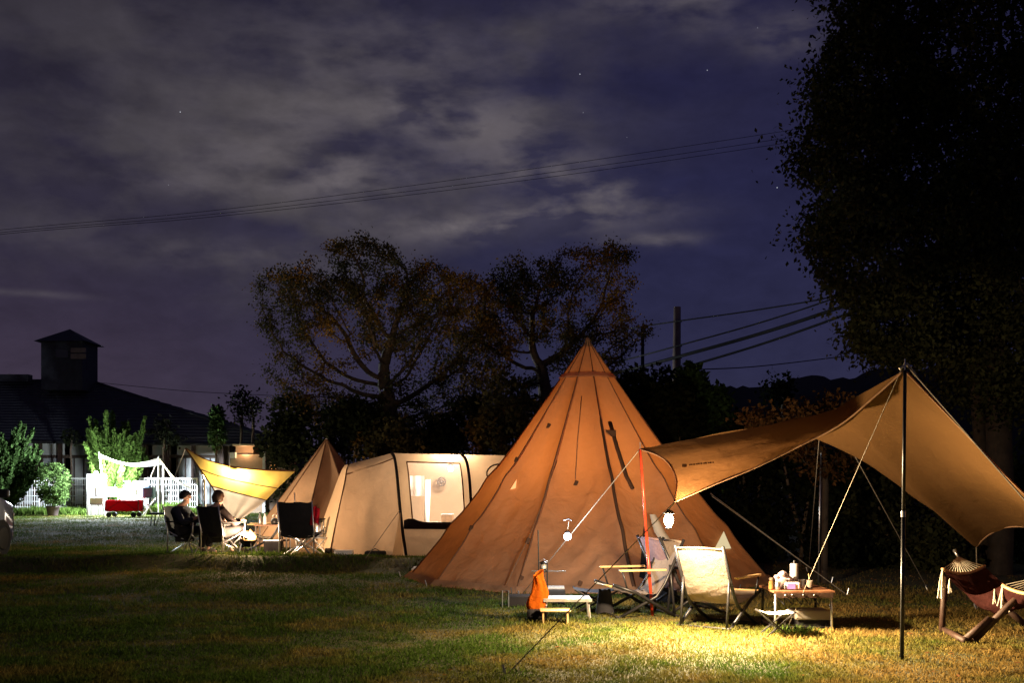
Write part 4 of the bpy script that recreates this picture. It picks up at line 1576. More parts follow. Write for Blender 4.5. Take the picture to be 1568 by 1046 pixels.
    MB().tube([top, top + Vector((0, 0, .09))], .005, 6).build('spike', M['steel'], p)
    b = gy(999, 944)
    p = thing('tarp_pole', 'slim red pole propping the low end of the brown tarp', 'pole', b)
    top = A + Vector((0, -.01, 0))
    MB().tube([b, b.lerp(top, .5)], .017, 10).build('lower_tube', M['red'], p, True)
    MB().tube([b.lerp(top, .5), top], .014, 10).build('upper_tube', M['red'], p, True)
    MB().tube([top, top + Vector((0, 0, .07))], .005, 6).build('spike', M['steel'], p)
    b = gy(1253, 894)
    p = thing('tarp_pole', 'short steel pole standing behind the folding table', 'pole', b)
    MB().tube([b, P(1255, 790, b.y), P(1257, 700, b.y)], .012, 8).build('tube', M['steel'], p, True)
    MB().tube([P(1257, 700, b.y), P(1257, 694, b.y)], .006, 6).build('spike', M['steel'], p)


tarp()

# ---------------------------------------------------------------- lamps of the front pitch
def front_lamps():
    q = P(1024, 797, 10.3)
    s = thing('lantern', 'glowing warm lantern hanging from the low corner of the brown tarp', 'lantern', q)
    MB().lathe(q, [(.014, -.055), (.03, -.045), (.041, -.02), (.044, 0), (.041, .022), (.03, .045), (.014, .055)], 16).build('globe', M['lamp_warm'], s, True)
    MB().lathe(q, [(.05, .058), (.055, .07), (.03, .09), (.012, .1)], 14).build('cap', M['black'], s, True)
    MB().lathe(q, [(.022, -.085), (.026, -.07), (.022, -.058)], 14).build('base', M['black'], s, True)
    MB().tube([q + Vector((0, 0, .1)), P(1033, 770, 10.3)], .004, 5).build('hanger', M['rope'], s)
    lamp('lantern_light', q, 520, (1, .72, .42), .06)
    # spots added at the lantern to push its light down and to one side
    for nm, watts, ang, aim in (('lantern_side_fill', 2900, 120, (3.1, 8.9, 0)), ('lantern_down_fill', 1750, 143, (1.35, 9.9, 0))):
        b = bpy.data.lights.new(nm, 'SPOT')
        b.energy, b.color, b.shadow_soft_size, b.spot_size, b.spot_blend = watts, (1, .73, .4), .06, R(ang), 1.0
        o = bpy.data.objects.new(nm, b)
        COL.objects.link(o)
        o.location = q
        o.rotation_euler = (Vector(aim) - q).to_track_quat('-Z', 'Y').to_euler()
    q = P(869, 822, 12.4)
    s = thing('led_lantern', 'small cold white light hanging in front of the orange tipi', 'lantern', q)
    MB().ball(q, .04).build('globe', M['lamp_cool'], s, True)
    MB().lathe(q + Vector((0, 0, .03)), [(.03, 0), (.034, .02), (.012, .035)], 12).build('cap', M['black'], s, True)
    MB().tube([q + Vector((0, 0, .06)), P(871, 799, 12.4)], .004, 5).build('hanger', M['rope'], s)
    MB().tube([P(863, 797, 12.4), P(871, 795, 12.4), P(876, 798, 12.4)], .006, 5).build('handle', M['black'], s)
    lamp('led_light', q + Vector((0, -.06, -.02)), 62, (.75, .86, 1), .03)


front_lamps()


# ---------------------------------------------------------------- chairs, local facing +X
def sling(prof, w, sagw=.03, n=12):
    """canvas following a side profile [(x,z)], width w, sagging between the rails"""
    c = curve([Vector((x, 0, z)) for x, z in prof])
    rows = []
    for i in range(25):
        p = c(i / 24)
        d = (c(min(1, i / 24 + .02)) - c(max(0, i / 24 - .02))).normalized()
        nrm = Vector((d.z, 0, -d.x))
        if nrm.z > 0:
            nrm = -nrm
        e = math.sin(math.pi * min(1, i / 24 * 1.0))
        row = []
        for j in range(n + 1):
            u = -1 + 2 * j / n
            row.append(p + Vector((0, u * w / 2, 0)) + nrm * sagw * (1 - u * u) * (.3 + .7 * e) + Vector((0, 0, .006 * math.sin(i * 1.7 + j))))
        rows.append(row)
    return rows


def low_chair(label, canvas, arms=True, group=None, back_pole=True):
    t = thing('low_chair', label, 'chair', (0, 0, 0), group)
    prof = [(.36, .34), (.2, .30), (0, .255), (-.16, .25), (-.23, .33), (-.33, .56), (-.44, .80)]
    MB().grid(sling(prof[:4], .5, .03)).build('seat', canvas, t, True)
    bk = MB().grid(sling([(-.16, .25)] + prof[4:], .5, .035)).build('backrest', canvas, t, True)
    MB().tube([(-.445, -.25, .80), (-.455, 0, .81), (-.445, .25, .80)], .013, 6).build('top_rail', canvas, bk, True)
    MB().tube([(.36, -.25, .34), (.37, 0, .335), (.36, .25, .34)], .013, 6).build('front_rail', M['bamboo'], t, True)
    for s in (-1, 1):
        y = s * .265
        MB().tube([(-.46, y, .83), (-.24, y, .36), (-.14, y, .22), (.30, y, .0)], .0175, 8).build('leg', M['black'], t, True)
        MB().tube([(.36, y + s * .02, .36), (.1, y + s * .02, .27), (-.36, y + s * .02, .0)], .0175, 8).build('leg', M['black'], t, True)
        MB().tube([(-.36, y - s * .01, .0), (-.3, y - s * .01, .56)], .014, 8).build('rear_strut', M['black'], t, True)
        MB().box((.3, y, .012), (.06, .03, .024)).build('foot', M['black'], t, bevel=.006)
        MB().box((-.36, y + s * .02, .012), (.06, .03, .024)).build('foot', M['black'], t, bevel=.006)
        if arms:
            MB().box((.03, y + s * .03, .51), (.54, .045, .022)).build('armrest', M['bamboo'], t, bevel=.008)
            MB().tube([(.26, y + s * .03, .5), (.2, y + s * .02, .3)], .01, 6).build('arm_post', M['black'], t, True)
    MB().tube([(.30, -.265, .02), (.30, .265, .02)], .01, 6).build('stretcher', M['black'], t)
    MB().tube([(-.36, -.28, .02), (-.36, .28, .02)], .01, 6).build('stretcher', M['black'], t)
    return t


def camp_chair(label, cloth, leg='alu', group=None):
    """folding armchair with X legs"""
    t = thing('folding_chair', label, 'chair', (0, 0, 0), group)
    MB().grid(sling([(.24, .37), (.1, .34), (-.12, .31), (-.2, .33)], .5, .025)).build('seat', cloth, t, True)
    MB().grid(sling([(-.2, .33), (-.25, .5), (-.31, .74), (-.33, .84)], .52, .04)).build('backrest', cloth, t, True)
    for s in (-1, 1):
        y = s * .27
        MB().tube([(.26, y, 0), (-.22, -y * .98, .40)], .012, 6).build('leg', M[leg], t, True)
        MB().tube([(-.26, y, 0), (.24, -y * .98, .40)], .012, 6).build('leg', M[leg], t, True)
        MB().tube([(.26, y, 0), (.22, -y, .36)], .011, 6).build('front_leg', M[leg], t, True)
        MB().tube([(-.24, y, .02), (-.24, y, .42), (-.335, y, .86)], .012, 6).build('back_post', M[leg], t, True)
        MB().tube([(.24, y, .36), (.25, y, .56)], .012, 6).build('arm_post', M[leg], t, True)
        MB().box((0, y, .57), (.54, .05, .02)).build('armrest', cloth, t, bevel=.008)
    return t


def front_furniture():
    c = low_chair('pale canvas low chair seen from the side, facing the small pale table', M['chair_canvas'], group='low camp chairs around the front pitch')
    place(c, on(972, 11.75), R(196), .97)
    c2 = low_chair('cream canvas low chair with its bright back turned, before the triangular tipi window', M['chair_canvas'], group='low camp chairs around the front pitch')
    place(c2, on(1103, 10.95), R(52), .97)
    c3 = low_chair('mauve-shaded canvas low chair half hidden between the two pale low chairs', M['chair_mauve'], group='low camp chairs around the front pitch')
    place(c3, on(1050, 12.2), R(20), 1.0)
    # black folding stool behind the small table
    b = on(912, 12.1)
    s = thing('folding_stool', 'low black folding stool between the small table and the side-on chair', 'stool', b)
    MB().grid([[b + Vector((-.24 + .48 * i / 8, -.2 + .4 * j / 6, .25 - .03 * math.sin(math.pi * i / 8))) for j in range(7)] for i in range(9)]).build('seat', M['darkcloth'], s, True)
    for y in (-.2, .2):
        MB().tube([b + Vector((-.24, y, .25)), b + Vector((.22, y, 0))], .011, 6).build('leg', M['black'], s)
        MB().tube([b + Vector((.24, y, .25)), b + Vector((-.22, y, 0))], .011, 6).build('leg', M['black'], s)
    # black bag hung at the stool
    b2 = on(926, 11.75)
    s = thing('hanging_bag', 'limp black cloth bag standing on the grass beside the low stool', 'bag', b2)
    mb = MB()
    mb.grid([[b2 + Vector((.10 * math.cos(q) * (1 - .35 * k), .07 * math.sin(q) * (1 - .35 * k), .02 + .24 * k + .012 * math.sin(q * 3))) for q in np.linspace(0, 2 * math.pi, 17)] for k in np.linspace(0, 1, 8)])
    mb.build('bag_body', M['darkcloth'], s, True)
    # small low table with a pale top
    b = on(868, 11.35)
    s = thing('low_table', 'small low folding table with a pale blue-white top in front of the tipi', 'table', b)
    MB().box(b + Vector((0, 0, .212)), (.48, .34, .018)).build('tabletop', M['blue_white'], s, bevel=.005)
    MB().box(b + Vector((0, -.172, .205)), (.49, .012, .03)).build('edge_strip', M['alu'], s)
    for sx in (-1, 1):
        for sy in (-1, 1):
            MB().tube([b + Vector((sx * .23, sy * .16, 0)), b + Vector((sx * .21, sy * .14, .2))], .009, 6).build('leg', M['alu'], s)
    # bamboo shelf box in front
    b = on(850, 11.0)
    s = thing('bamboo_stand', 'little slatted bamboo stand tucked under the pale low table', 'stand', b)
    mb = MB()
    for i in range(4):
        mb.box(b + Vector((0, -.09 + .06 * i, .13)), (.3, .045, .014))
    mb.build('slat_top', M['bamboo'], s, bevel=.003)
    for sx in (-1, 1):
        MB().box(b + Vector((sx * .12, 0, .062)), (.016, .2, .122)).build('side_board', M['bamboo'], s)
    # orange bag
    b = on(822, 11.2)
    s = thing('orange_bag', 'bright orange crumpled bag hanging on a thin frame beside the low table', 'bag', b)
    g = []
    for k in range(19):
        v = k / 18
        z = .085 + .40 * v
        w = .085 + .015 * math.sin(v * 5) - .022 * v
        row = []
        for i in range(25):
            q = 2 * math.pi * i / 24
            f = 1 + .14 * math.sin(q * 5 + v * 5) + .10 * math.sin(q * 8 - v * 9) * (1.3 - v)
            low = .045 * math.sin(q * 5 + .7) + .03 * math.sin(q * 9) if k == 0 else 0
            top_ = .035 * math.cos(q - .6) if k >= 17 else 0
            row.append(b + Vector((w * f * math.cos(q) + .03 * v - .012 * math.sin(v * 8), .028 * f * math.sin(q), z + low + top_)))
        g.append(row)
    MB().grid(g).build('bag_body', M['orange'], s, True)
    MB().tube([b + Vector((-.09, 0, 0)), b + Vector((-.09, 0, .14)), b + Vector((.1, 0, .14)), b + Vector((.1, 0, 0))], .008, 6).build('stand_frame', M['black'], s)
    MB().box(b + Vector((0, 0, .07)), (.2, .14, .1)).build('dark_pouch', M['darkcloth'], s, bevel=.03)
    # lantern stand
    b = on(826, 11.7)
    s = thing('lantern_stand', 'thin black lantern stand with a crossbar in front of the tipi', 'lantern stand', b)
    yy = b.y
    MB().tube([b, P(824, 812, yy)], .008, 6).build('post', M['black'], s)
    MB().tube([on(838, yy), P(838, 862, yy), P(826, 862, yy)], .008, 6).build('side_post', M['black'], s)
    MB().tube([P(814, 875, yy), P(866, 875, yy)], .007, 6).build('crossbar', M['steel'], s)
    q = P(832, 869, yy)
    s = thing('lantern', 'unlit black lantern with wire guard on the thin stand by the orange bag', 'lantern', q)
    MB().lathe(q, [(.03, -.055), (.04, -.05), (.04, -.03), (.03, -.028), (.033, 0), (.028, .03), (.035, .035), (.03, .05), (.01, .065)], 12).build('lamp_body', M['black'], s, True)
    MB().lathe(q, [(.0295, -.026), (.034, 0), (.029, .029)], 12).build('globe', M['chrome'], s, True)
    MB().tube([q + Vector((-.045, 0, -.04)), q + Vector((-.045, 0, .06)), q + Vector((0, 0, .085)), q + Vector((.045, 0, .06)), q + Vector((.045, 0, -.04))], .004, 5).build('bail', M['steel'], s)
    # dark pots and box at the tipi foot
    b = on(795, 12.6)
    s = thing('gear_box', 'dark gear box with wire handles at the foot of the tipi beside the orange bag', 'box', b)
    MB().box(b + Vector((0, 0, .07)), (.26, .2, .14)).build('box_body', M['mesh_dark'], s, bevel=.02)
    MB().tube([b + Vector((-.19, -.16, .01)), b + Vector((-.19, -.16, .2)), b + Vector((-.12, -.16, .2)), b + Vector((-.12, -.16, .01))], .007, 6).build('handle', M['steel'], s)
    b = on(848, 12.8)
    s = thing('gear_box', 'low dark case with pale lid behind the pale low table', 'box', b)
    MB().box(b + Vector((0, 0, .1)), (.26, .2, .17)).build('box_body', M['mesh_dark'], s, bevel=.02)
    MB().box(b + Vector((.02, 0, .2)), (.2, .18, .03)).build('lid', M['greycloth'], s, bevel=.008)
    # black cooler behind chairs
    b = on(1012, 12.9)
    s = thing('cooler', 'dark soft cooler with an orange panel standing in the tipi doorway', 'cooler', b)
    MB().box(b + Vector((0, 0, .2)), (.34, .28, .4)).build('cooler_body', M['darkcloth'], s, bevel=.03)
    MB().box(b + Vector((.02, -.147, .27)), (.14, .012, .16)).build('front_panel', M['orange'], s, bevel=.004)
    MB().box(b + Vector((0, 0, .415)), (.36, .3, .03)).build('lid', M['black'], s, bevel=.01)
    # folding table at the right
    Y = 10.75
    b = on(1219, Y)
    s = thing('folding_table', 'low brown wooden folding table crowded with camp supplies', 'table', b)
    W, Dp, Ht = .58, .62, .375
    for i in range(6):
        pass
    mb = MB()
    for i in range(6):
        mb.box(b + Vector((0, -Dp / 2 + Dp * (i + .5) / 6, Ht)), (W, Dp / 6 - .006, .02))
    mb.build('tabletop', M['wood'], s, bevel=.003)
    MB().box(b + Vector((0, -Dp / 2 - .002, Ht - .03)), (W - .04, .02, .045)).build('apron', M['dark_wood'], s)
    for sx in (-1, 1):
        for sy in (-1, 1):
            MB().tube([b + Vector((sx * W * .46, sy * Dp * .46, 0)), b + Vector((sx * W * .45, sy * Dp * .42, Ht - .01))], .012, 8).build('leg', M['alu'] if sy < 0 else M['black'], s, True)
        MB().tube([b + Vector((sx * W * .46, -Dp * .45, .04)), b + Vector((sx * W * .46, Dp * .45, .04))], .009, 6).build('stretcher', M['black'], s)
    MB().tube([b + Vector((-W * .46, -Dp * .45, .04)), b + Vector((W * .46, -Dp * .45, .04))], .01, 6).build('stretcher', M['black'], s)
    mb = MB()
    for i in range(5):
        mb.tube([b + Vector((-W * .3 + i * W * .15, -.26, Ht - .06)), b + Vector((-W * .28 + i * W * .14, -.2, Ht - .13)), b + Vector((-W * .3 + i * W * .15, .2, Ht - .06))], .006, 5)
    mb.build('net_shelf', M['black'], s)
    for i, px in enumerate((1203, 1213, 1230, 1247)):
        q = Vector(((px - CX) / FPX * (Y - .33), b.y - Dp / 2 - .014, b.z + Ht - .025))
        MB().ball(q, .009, 8, 6).build('rivet', M['steel'], s, True)
    top = b.z + Ht + .011

    def onT(px, dy):
        y = b.y + dy
        return Vector(((px - CX) / FPX * y, y, top))
    q = onT(1216, .1)
    o = thing('paper_towel_roll', 'tall white paper towel roll standing on the brown folding table', 'paper towel', q)
    MB().lathe(q, [(.038, 0), (.04, .005), (.04, .225), (.034, .23)], 20).build('roll', M['white'], o, True)
    MB().tube([q + Vector((0, 0, .23)), q + Vector((0, 0, .26))], .008, 8).build('holder_rod', M['steel'], o)
    q = onT(1197, -.02)
    o = thing('tissue_bundle', 'crumpled pinkish paper bundle on the brown folding table', 'paper', q)
    mb = MB()
    for k in range(14):
        a = random.uniform(0, 6.28)
        mb.ball(q + Vector((.07 * math.cos(a) * random.random(), .05 * math.sin(a) * random.random(), .1 + random.uniform(-.045, .045))), (random.uniform(.025, .04), .03, random.uniform(.02, .035)), 8, 6)
    mb.lathe(q, [(.05, 0), (.06, .04), (.065, .09)], 14)
    mb.build('paper', M['pink_paper'], o, True)
    q = onT(1181, -.14)
    o = thing('spice_jar', 'small amber jar with pale lid at the near corner of the folding table', 'jar', q)
    MB().lathe(q, [(.024, 0), (.026, .01), (.026, .07), (.02, .085)], 14).build('glass', M['amber'], o, True)
    MB().lathe(q, [(.022, .086), (.023, .088), (.023, .11), (.02, .112)], 14).build('lid', M['cream'], o, True)
    q = onT(1191, -.2)
    o = thing('drinking_glass', 'clear small tumbler at the front edge of the folding table', 'glass', q)
    MB().lathe(q, [(.02, 0), (.024, .01), (.028, .075), (.024, .076), (.02, .015)], 14).build('tumbler', M['steel'], o, True)
    q = onT(1213, -.16)
    o = thing('tissue_pack', 'white and purple soft tissue pack on the folding table', 'tissue pack', q)
    MB().box(q + Vector((0, 0, .035)), (.14, .09, .07)).build('pack', M['white'], o, bevel=.015)
    MB().box(q + Vector((-.02, -.0475, .035)), (.075, .006, .05)).build('purple_label', M['purple'], o)
    q = onT(1228, .02)
    o = thing('tin_mug', 'dull steel mug between tissue pack and white cup on the folding table', 'mug', q)
    MB().lathe(q, [(.035, 0), (.037, .004), (.037, .08), (.033, .08), (.033, .01)], 16).build('mug_body', M['steel'], o, True)
    MB().tube([q + Vector((.036, 0, .065)), q + Vector((.06, 0, .055)), q + Vector((.058, 0, .03)), q + Vector((.036, 0, .018))], .004, 6).build('handle', M['steel'], o, True)
    q = onT(1240, -.12)
    o = thing('cup', 'pale plain cup holding a stick near the far corner of the folding table', 'cup', q)
    MB().lathe(q, [(.024, 0), (.026, .004), (.031, .085), (.028, .085), (.024, .01)], 16).build('cup_body', M['chair_canvas'], o, True)
    MB().tube([q + Vector((0, 0, .01)), q + Vector((-.012, 0, .15))], .004, 6).build('stick', M['bamboo'], o)
    # box under the table
    b3 = on(1240, Y + .05)
    s = thing('storage_box', 'long grey case lying on the grass under the folding table', 'box', b3)
    MB().box(b3 + Vector((.0, 0, .13)), (.34, .3, .09)).build('box_body', M['greycloth'], s, bevel=.015)
    MB().box(b3 + Vector((0, 0, .045)), (.3, .26, .08)).build('tray', M['darkcloth'], s, bevel=.008)
    # stool
    b = on(1187, 10.15)
    s = thing('folding_stool', 'tiny folding stool with a white cloth seat in front of the folding table', 'stool', b)
    MB().grid([[b + Vector((-.15 + .3 * i / 10, -.12 + .24 * j / 6, .225 - .02 * math.sin(math.pi * i / 10) + .004 * math.sin(i * 2 + j))) for j in range(7)] for i in range(11)]).build('seat', M['white_fabric'], s, True)
    for y in (-.125, .125):
        MB().tube([b + Vector((-.15, y, .225)), b + Vector((.11, y, 0))], .009, 6).build('leg', M['black'], s)
        MB().tube([b + Vector((.15, y, .225)), b + Vector((-.11, y, 0))], .009, 6).build('leg', M['black'], s)
    for x in (-.15, .15):
        MB().tube([b + Vector((x, -.125, .225)), b + Vector((x, .125, .225))], .01, 6).build('seat_rail', M['black'], s)
    # tuft of weeds near the stool
    c = gy(1222, 972)
    n = 260
    pts = np.stack([rng.normal(c.x, .09, n), rng.normal(c.y, .06, n), np.full(n, c.z)], 1)
    blades('weed_tuft', pts, rng.uniform(.04, .1, n), np.full(n, .006), M['weeds'], 'small clump of green weeds beside the stool', bend=1.0)


front_furniture()


# ---------------------------------------------------------------- hammock
def hammock():
    st = thing('hammock_stand', 'dark wooden hammock stand with crossed legs', 'hammock stand', gy(1500, 980))
    def bar(name, pts, r):
        MB().tube(pts, r, 8).build(name, M['dark_wood'], st, True)
    n1 = gy(1442, 970)
    bar('post', [n1, P(1447, 884, n1.y + .05)], .030)
    bar('base_beam', [n1 + Vector((.02, 0, .03)), gy(1478, 987) + Vector((0, 0, .03))], .03)
    x1 = gy(1477, 986)
    x2 = gy(1492, 986)
    bar('brace', [x1 + Vector((0, 0, .03)), P(1516, 948, x1.y)], .032)
    bar('brace', [x2 + Vector((0, 0, .03)), P(1545, 928, x2.y - .02), P(1572, 905, x2.y - .04)], .032)
    x3 = gy(1568, 963)
    bar('leg', [x3 + Vector((.02, 0, .03)), P(1540, 932, x3.y + .02)], .03)
    bar('post', [on(1650, 9.9), P(1618, 880, 9.9)], .032)
    hm = thing('hammock', 'dark red-brown hammock with pale corded ends and wooden spreader bars', 'hammock', P(1500, 885, 10.4))
    def end(apex, l, r, front, mid):
        """fan of cords from apex to spreader bar l..r"""
        mb = MB()
        n = 15
        for i in range(n):
            q = l.lerp(r, i / (n - 1)) + Vector((0, 0, .06 * (1 - abs(2 * i / (n - 1) - 1) ** 2) * -1)) 
            mb.tube([apex, apex.lerp(q, .5) + Vector((0, 0, -.012)), q], .0045, 4)
        mb.build('cord_fan', M['cord'], hm)
        pts = [l.lerp(r, i / 12) + Vector((0, 0, -.06 * (1 - abs(2 * i / 12 - 1) ** 2))) for i in range(13)]
        MB().tube(pts, .016, 8).build('spreader_bar', M['bamboo'], hm, True)
        for c in (l, r):
            mb = MB()
            for k in range(9):
                o = Vector((random.uniform(-.045, .06), random.uniform(-.03, .03), 0))
                mb.tube([c, c + o * .6 + Vector((0, 0, -.12)), c + o + Vector((0, 0, random.uniform(-.28, -.18)))], .0055, 4)
            mb.build('fringe', M['cord'], hm)
        return pts
    p1 = end(P(1467, 853, 10.7), P(1443, 872, 10.35), P(1508, 867, 10.75), None, None)
    MB().tube([P(1462, 843, 10.75), P(1464, 848, 10.72), P(1467, 853, 10.7)], [.02, .012, .012], 8).build('hook', M['steel'], hm, True)
    p2 = end(P(1640, 870, 9.7), P(1535, 897, 9.75), P(1620, 902, 9.2), None, None)
    # cloth hung between the bars
    a, b = curve(p1), curve(p2)
    g = []
    for i in range(25):
        u = i / 24
        row = []
        for j in range(13):
            v = j / 12
            q = a(v).lerp(b(v), u)
            q.z -= (.26 * math.sin(math.pi * u)) * (.55 + .45 * math.sin(math.pi * v)) + .012 * math.sin(v * 22 + u * 5) + .01
            row.append(q)
        g.append(row)
    MB().grid(g).build('cloth', M['hammock'], hm, True)
    for i in (3, 21):
        q = g[i][0]
        mb = MB()
        for _ in range(7):
            e = Vector((random.uniform(-.02, .02), random.uniform(-.02, .02), 0))
            mb.tube([q, q + e + Vector((0, 0, random.uniform(-.14, -.08)))], .005, 4)
        mb.build('tassel', M['cord'], hm)


hammock()

# ---------------------------------------------------------------- rear pitches: yellow tarp, small tipi, tunnel tent
def rear_tents():
    # small brown tipi
    Yc = 22.5
    ap = P(500, 672, Yc)
    ctr = Vector((ap.x, Yc, G(ap.x, Yc)))
    t = thing('tipi_tent', 'smaller plain brown tipi tent standing between yellow tarp and tunnel tent', 'tent', ctr)
    n = 8
    rr = 1.62
    B = [ctr + Vector((rr * math.cos(R(a)), rr * math.sin(R(a)), .03)) for a in (183, 222, 262, 305, 350, 35, 80, 130)]
    for k in range(n):
        a, b = B[k], B[(k + 1) % n]
        nr = ((b - a).cross(ap - a)).normalized()
        if nr.dot(a - ctr) < 0:
            nr = -nr
        g = []
        for i in range(9):
            s = i / 8
            row = []
            for j in range(17):
                v = j / 16
                p = (a * (1 - s) + b * s) * (1 - v) + ap * v
                row.append(p + nr * (-.05 * 4 * s * (1 - s) * math.sin(math.pi * v) + .012 * mnoise.noise(p * 1.5) * (1 if 0 < i < 8 else 0)))
            g.append(row)
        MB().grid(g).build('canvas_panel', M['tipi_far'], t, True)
        MB().tube([a, ap], .012, 5).build('seam', M['seam'], t)
    MB().tube([ctr, ap], .022, 6).build('centre_pole', M['alu'], t)
    MB().lathe(ap, [(.06, -.1), (.03, -.03), (.005, .015)], 10).build('vent_cap', M['tipi_far'], t, True)

    # yellow tarp
    t = thing('tarp', 'yellow tarp with a pale lower panel lit up beside the seated people', 'tarp', P(370, 795, 20.5))
    T0 = P(284, 687, 20.6)
    T1 = P(452, 722, 21.4)
    Bm = P(368, 797, 20.0)
    topc = curve([T0, P(312, 703, 20.9), P(345, 713, 21.1), P(400, 720, 21.3), T1])
    lef = curve([T0, P(303, 714, 20.45), P(322, 742, 20.3), P(338, 768, 20.15), P(347, 786, 20.08)])
    rig = curve([T1, P(428, 745, 21.0), P(400, 773, 20.4), Bm])
    # rows from the top edge down
    def row(v, nn=26):
        a, b = lef(v), rig(v)
        out = []
        for i in range(nn + 1):
            u = i / nn
            p = a.lerp(b, u)
            if v == 0:
                p = topc(u)
            else:
                w = (1 - v)
                tline = T0.lerp(T1, u)
                p = p + (topc(u) - tline) * w ** 3
            p = p + Vector((0, .06 * math.sin(math.pi * u) * math.sin(math.pi * v), 0))
            p = p + Vector((0, .012 * math.sin(u * 21 + v * 4), 0))
            out.append(p)
        return out
    MB().grid([row(v) for v in np.linspace(0, .34, 10)]).build('upper_panel', M['yellow'], t, True)
    MB().grid([row(v) for v in np.linspace(.34, .60, 8)]).build('middle_panel', M['yellow'], t, True)
    MB().grid([row(v) for v in np.linspace(.60, 1.0, 12)]).build('lower_panel', M['greycloth'], t, True)
    for v in (0, .34, .60):
        MB().tube(row(v), .01 if v else .018, 5).build('seam', M['seam'], t)
    MB().tube([lef(i / 20) for i in range(21)], .014, 5).build('hem', M['seam'], t)
    b = on(316, 20.7)
    p = thing('tarp_pole', 'short bluish steel pole under the pointed end of the yellow tarp', 'pole', b)
    MB().tube([b, P(313, 735, 20.7)], .022, 8).build('tube', M['alu'], p, True)
    MB().tube([P(313, 735, 20.7), P(300, 704, 20.75)], .014, 8).build('upper_tube', M['alu'], p, True)
    MB().tube([T0, gy(236, 812)], .007, 5).build('guy_rope', M['rope'], t)
    q = P(352, 737, 20.86)
    s = thing('lantern', 'lantern glowing through the cloth behind the yellow tarp', 'lantern', q + Vector((0, .32, 0)))
    q = q + Vector((0, .23, 0))
    MB().ball(q, .05).build('globe', M['lamp_warm'], s, True)
    MB().lathe(q + Vector((0, 0, .05)), [(.05, 0), (.055, .02), (.02, .04)], 10).build('cap', M['black'], s, True)
    MB().tube([q + Vector((0, 0, .09)), P(352, 712, q.y)], .005, 5).build('hanger', M['rope'], s)
    lamp('yellow_tarp_light', q + Vector((0, -.02, 0)), 210, (1, .82, .55), .06)

    # tunnel tent, a row of arched ribs lofted
    t = thing('tunnel_tent', 'long beige tunnel tent with lit clear window behind the orange tipi', 'tent', on(620, 20))
    ribs_near = [
        [(505, 845, 19.3), (512, 812, 19.35), (520, 775, 19.45), (528, 738, 19.6), (533, 713, 19.75), (537, 710.5, 19.9)],
        [(622, 859, 18.55), (616, 810, 18.5), (611, 762, 18.55), (608, 728, 18.75), (605, 706, 19.1), (600, 694, 19.7)],
        [(729, 861, 18.5), (724, 812, 18.4), (721, 764, 18.45), (719, 735, 18.65), (715, 710, 19.0), (707, 696.5, 19.6)],
        [(815, 862, 18.5), (812, 812, 18.4), (808, 764, 18.45), (803, 735, 18.7), (796, 712, 19.05), (785, 698, 19.6)]]
    def rib(r):
        pts = [P(*q) for q in r]
        pts[0].z = G(pts[0].x, pts[0].y) + .03
        top = pts[-1]
        far = [Vector((2 * top.x - p.x + (p.x - top.x), 2 * top.y - p.y, p.z)) for p in pts[-2::-1]]
        return pts, far
    RN = [rib(r) for r in ribs_near]
    CV = [curve(a) for a, _ in RN]
    CF = [curve([a[-1]] + f) for a, f in RN]
    wr = lambda p: Vector((0, 1, .2)) * (.035 * mnoise.noise(p * 2.2) + .02 * mnoise.noise(Vector((p.x * 1.0, p.y, p.z * 7))) + .012 * mnoise.noise(p * 6.0))

    def loft(c0, c1, u0, u1, v0, v1, n=14, m=14, sag=.03):
        g = []
        for i in range(n + 1):
            u = u0 + (u1 - u0) * i / n
            row = []
            for j in range(m + 1):
                v = v0 + (v1 - v0) * j / m
                p = c0(v).lerp(c1(v), u)
                p = p + Vector((0, sag, -sag * .6)) * math.sin(math.pi * u) * math.sin(math.pi * min(1, v + .12)) + (wr(p) if 0.02 < u < .98 else Vector((0, 0, 0)))
                row.append(p)
            g.append(row)
        return g
    # left bay : wall and darker roof
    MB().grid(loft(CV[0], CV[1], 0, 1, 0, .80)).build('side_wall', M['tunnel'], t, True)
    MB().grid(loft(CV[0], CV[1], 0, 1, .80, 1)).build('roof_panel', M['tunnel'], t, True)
    MB().tube([CV[0](.80).lerp(CV[1](.80), i / 10) + Vector((0, .03 * math.sin(math.pi * i / 10) - .01, -.018 * math.sin(math.pi * i / 10))) for i in range(11)], .014, 5).build('seam', M['seam'], t)
    # sleeping cabin end facing the seated people
    nose = curve([P(484, 838, 20.2), P(494, 800, 20.15), P(508, 760, 20.1), P(520, 728, 20.0), P(528, 712.5, 19.95), P(537, 710.5, 19.9)])
    MB().grid(loft(nose, CV[0], 0, 1, 0, 1, 8, 14, .0)).build('end_wall', M['tunnel_pale'], t, True)
    MB().grid(loft(CF[0], nose_far := curve([P(537, 710.5, 19.9), P(524, 728, 20.6), P(500, 790, 20.8), P(486, 838, 20.9)]), 0, 1, 0, 1, 6, 12, .0)).build('end_wall', M['tunnel_pale'], t, True)
    # middle bay with the window opening
    MB().grid(loft(CV[1], CV[2], 0, 1, .735, 1)).build('roof_panel', M['tunnel_pale'], t, True)
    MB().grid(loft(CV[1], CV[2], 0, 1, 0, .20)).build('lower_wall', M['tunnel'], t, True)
    MB().grid(loft(CV[1], CV[2], 0, .16, .20, .735, 4)).build('side_strip', M['tunnel_pale'], t, True)
    MB().grid(loft(CV[1], CV[2], .90, 1, .20, .735, 4)).build('side_strip', M['tunnel_pale'], t, True)
    MB().grid(loft(CV[1], CV[2], .16, .90, .20, .735, 8, 8, .04)).build('window', M['vinyl'], t, True)
    fr = MB()
